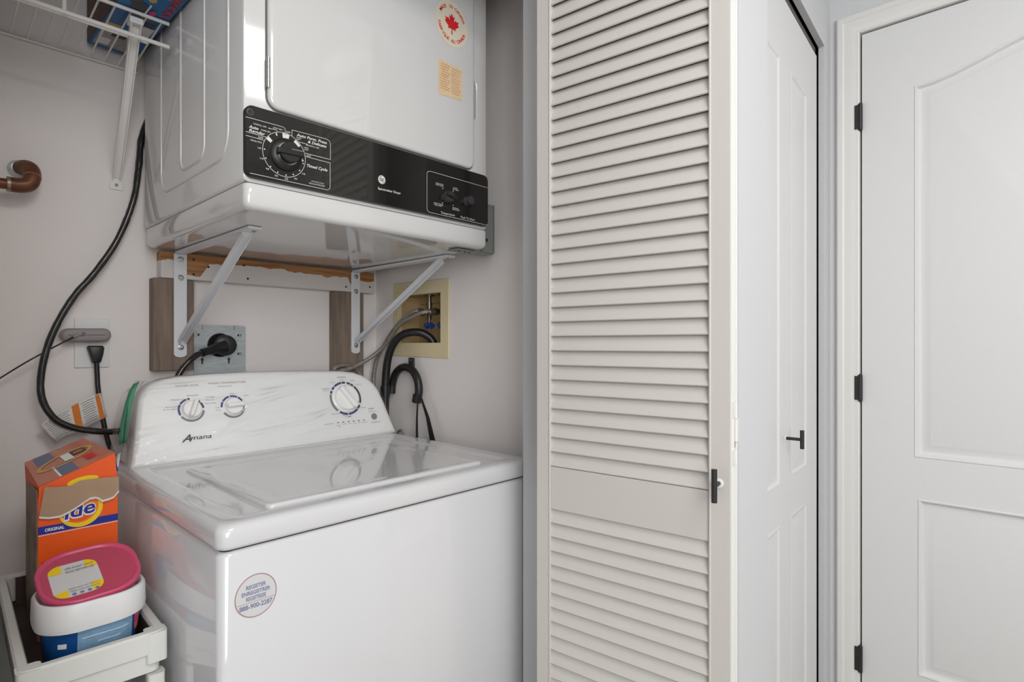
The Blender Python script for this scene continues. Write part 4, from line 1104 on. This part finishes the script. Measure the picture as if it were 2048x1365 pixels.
prism_(M_navy, [(-.052, -.110), (.050, -.110), (.050, -.056), (-.052, -.056)], .0006)
g = NB(); text(g, MFf, 'HE TURBO', -.043, -.078, w=.066, h=.011, bold=.02, z=.0010); obj('lettering', g, M_white, t)
g = NB(); stroke(g, MFf, [(-.054, -.050), (.055, -.050)], .001, h=.0006); stroke(g, MFf, [(-.054, -.050), (-.054, -.17)], .001, h=.0006); obj('print_line', g, M_red, t)
# ripped flap of bare cardboard hanging off the front
bm = NB()
fp = [(-.0585, .0327), (-.045, .0290), (-.0290, .0282), (-.017, .0330), (-.0050, .0395), (.0050, .0465), (.0145, .0525), (.0210, .0528), (.0270, .0510), (.0343, .0440), (.0430, .0455), (.0510, .0475), (.0595, .0583), (.0590, .0857), (.034, .0880), (.010, .0885), (-.001, .0880), (-.0135, .0815), (-.035, .0830), (-.0515, .0860)]
fv = []
loft(bm, [[MFf @ Vector((x, y, .0024+(y-.02)*.10+h)) for x, y in fp] for h in (0, .0012)])
obj('torn_flap', bm, M_kraft, t, sharp=60)
bm = NB(); fp2 = fp[:13]
for (x0, y0), (x1, y1) in zip(fp2, fp2[1:]):
    a = .0016+.0012*random.random(); b = .0022+.001*random.random()
    loft(bm, [[MFf @ Vector((x0, y0-a, .0026+(y0-.02)*.10)), MFf @ Vector((x1, y1-b, .0026+(y1-.02)*.10)), MFf @ Vector((x1, y1+.0012, .0026+(y1-.02)*.10)), MFf @ Vector((x0, y0+.0012, .0026+(y0-.02)*.10))],
              [MFf @ Vector((x0, y0-a, .0042+(y0-.02)*.10)), MFf @ Vector((x1, y1-b, .0042+(y1-.02)*.10)), MFf @ Vector((x1, y1+.0012, .0042+(y1-.02)*.10)), MFf @ Vector((x0, y0+.0012, .0042+(y0-.02)*.10))]])
obj('torn_edge', bm, M_paper, t)
g = NB(); disc(g, PL((.222, 1.3000, .9275), (1, 0, .12), (0, .02, 1)), 0, 0, .024, .0085, h=.0016); obj('emblem_top', g, M_yellow, t)
bm = NB(); v = [bm.verts.new(p) for p in ((.2745, 1.33, .935), (.2765, 1.40, .955), (.2865, 1.38, .962), (.2845, 1.335, .930))]; face(bm, v); obj('side_flap', bm, M_navy, t, solid=.0012)
bm = NB(); v = [bm.verts.new(p) for p in ((.283, 1.345, .932), (.2855, 1.380, .950), (.2965, 1.372, .960), (.288, 1.35, .938))]; face(bm, v); obj('side_flap', bm, M_paper, t, solid=.0012)

# pod tub with ajar lid
t = thing('detergent_tub', 'white and blue detergent tub with tilted pink lid', 'tub', (.207, 1.16, TZ))
FR_t = (.1325, .2830, 1.090, 1.228)
bm = NB(); x0, x1, y0, y1 = FR_t
def sq(d, r, z, sx=0): return [(x, y, z) for x, y in rr(x0+d+sx, x1-d-sx, y0+d, y1-d, r, 8)]
loft(bm, [sq(.020, .035, TZ), sq(.017, .04, TZ+.004), sq(.009, .045, .738)]); obj('body', bm, M_tublue, t, sharp=40)
bm = NB(); loft(bm, [sq(.006, .05, .7325), sq(.001, .055, .734), sq(0, .055, .742), sq(.001, .054, .773), sq(.003, .052, .7765), sq(.006, .05, .777), sq(.009, .047, .774), sq(.010, .046, .760)], cap0=True, cap1=True)
obj('rim', bm, M_tub, t, sharp=50)
# label panel wrapped on the tub front
def fq(m, xa_, xb_, za, zb, name, off=.0006):
    g = NB(); n = 12; A_ = []; C_ = []
    for i in range(n+1):
        x = xa_+(xb_-xa_)*i/n
        for z, Ls in ((za, A_), (zb, C_)):
            d = .017+(.009-.017)*(z-(TZ+.004))/(.738-TZ-.004)
            r = .042; ex0, ex1, ey = x0+d, x1-d, y0+d
            y = ey
            if x < ex0+r: y = ey+r-math.sqrt(max(0, r*r-(ex0+r-x)**2))
            if x > ex1-r: y = ey+r-math.sqrt(max(0, r*r-(x-ex1+r)**2))
            Ls.append(g.verts.new((x, y-off, z)))
    for i in range(n): face(g, (A_[i], A_[i+1], C_[i+1], C_[i]))
    return obj(name, g, m, t)
fq(M_tubpale, .181, .256, .664, .732, 'label_panel')
for k in range(5): fq(M_white, .187+.02*(k % 2), .250-.012*(k % 3), .718-.011*k, .7192-.011*k, 'label_line', .0010)
fq(M_magenta, .259, .272, .708, .732, 'label_patch', .0008); fq(M_orprint, .260, .271, .702, .714, 'label_patch', .0011)
fq(M_white, .158, .168, .708, .716, 'label_mark', .0010); fq(M_magenta, .160, .170, .668, .682, 'label_patch', .0010)
# lid, hinged at the front and propped on the rear rim
MLd = Matrix.Translation((.2085, 1.1035, .7735)) @ Matrix.Rotation(radians(-3), 4, 'Y') @ Matrix.Rotation(radians(21), 4, 'X')
bm = NB()
def lq(d, r, h): return [MLd @ Vector((x, y, h)) for x, y in rr(-.0690+d, .0700-d, 0+d, .132-d, r, 9)]
loft(bm, [lq(.001, .05, -.004), lq(0, .052, -.002), lq(0, .052, .004), lq(.0015, .05, .0062), lq(.004, .048, .0066), lq(.0065, .046, .005), lq(.008, .045, .0030)], cap1=False)
ld = obj('lid', bm, M_pink, t, sharp=50)
bm = NB(); v = [bm.verts.new(p) for p in lq(.0078, .045, .0031)]; face(bm, v); obj('lid_top', bm, M_pinkd, ld)
def lab(x0_, x1_, y0_, y1_, r, h, m, name, P=ld):
    g = NB(); face(g, [g.verts.new(MLd @ Vector((x, y, h))) for x, y in rr(x0_, x1_, y0_, y1_, r, 6)]); return obj(name, g, m, P)
ls = lab(-.052, .014, .018, .100, .018, .0036, M_stk, 'lid_label')
M_lidy = mat('yellow corner print', rgb(244, 206, 20), .4)
for (a, b, c_, d_) in ((-.052, -.034, .080, .0995), (-.002, .0138, .080, .0995), (-.052, -.034, .0185, .036), (-.002, .0138, .020, .040)):
    g = NB(); 
    pts = [p for p in rr(-.052, .014, .018, .100, .018, 6)]
    pts = [(min(max(x, a), b), min(max(y, c_), d_)) for x, y in pts if a-1e-6 <= x <= b+1e-6 and c_-1e-6 <= y <= d_+1e-6]
    cx_ = b if a < -.03 else a; cy_ = c_ if c_ > .05 else d_
    ins = [(cx_, cy_)]
    if a < -.03: e1, e2 = (a, cy_), (cx_, .1 if c_ > .05 else .018)
    else: e1, e2 = (b, cy_), (cx_, .1 if c_ > .05 else .018)
    pts = sorted(pts+[e1, e2], key=lambda p: math.atan2(p[1]-cy_, p[0]-cx_))
    # order the fan from the inner corner
    vs = [g.verts.new(MLd @ Vector((x, y, .0040))) for x, y in pts]; cen = g.verts.new(MLd @ Vector((cx_, cy_, .0040)))
    for i in range(len(vs)-1):
        p, q = pts[i], pts[i+1]
        if abs(math.atan2(q[1]-cy_, q[0]-cx_)-math.atan2(p[1]-cy_, p[0]-cx_)) < 1.7: face(g, (cen, vs[i], vs[i+1]))
    obj('label_corner', g, M_lidy, ld)
g = NB()
for s, y in (('LIRE AVANT USAGE', .0850), ('READ BEFORE USE', .0765)): text(g, MLd, s, -.010, y, w=.038, h=.0050, bold=.01, z=.0042, mid=True)
for s, y in (('KEEP OUT OF REACH', .0345), ('TENIR HORS DE PORTEE', .0280)): text(g, MLd, s, -.012, y, w=.040, h=.0034, z=.0042, mid=True)
obj('label_lettering', g, M_greyink, ld)
g = NB(); 
for k in range(4): disc(g, MLd, -.027+.010*k, .0225, .003, h=.0042, seg=10)
obj('label_icons', g, M_stkink, ld)

# added filler, a dark bag in the gap between cart and closet wall
bm = NB(); lo = []
for z, d in ((0, .004), (.03, 0), (.35, 0), (.62, .001), (.68, .003), (.698, .008), (.704, .016)):
    lo.append([(x+.003*noise.noise(Vector((x*9, y*9, z*9))), y+.008*noise.noise(Vector((y*8, z*8, 3))), z+(.008*noise.noise(Vector((y*14, x*14, 1))) if z > .5 else 0)) for x, y in rr(.056+d, .0965-d, 1.02+d*2, 1.50-d*2, .016, 6)])
loft(bm, lo)  # solid dark filler shape, added to fill this gap
tag(obj('gap_filler', bm, M_filler, origin=(.076, 1.26, 0), sharp=60), 'slim dark filler bag standing between the cart and closet wall', 'block')
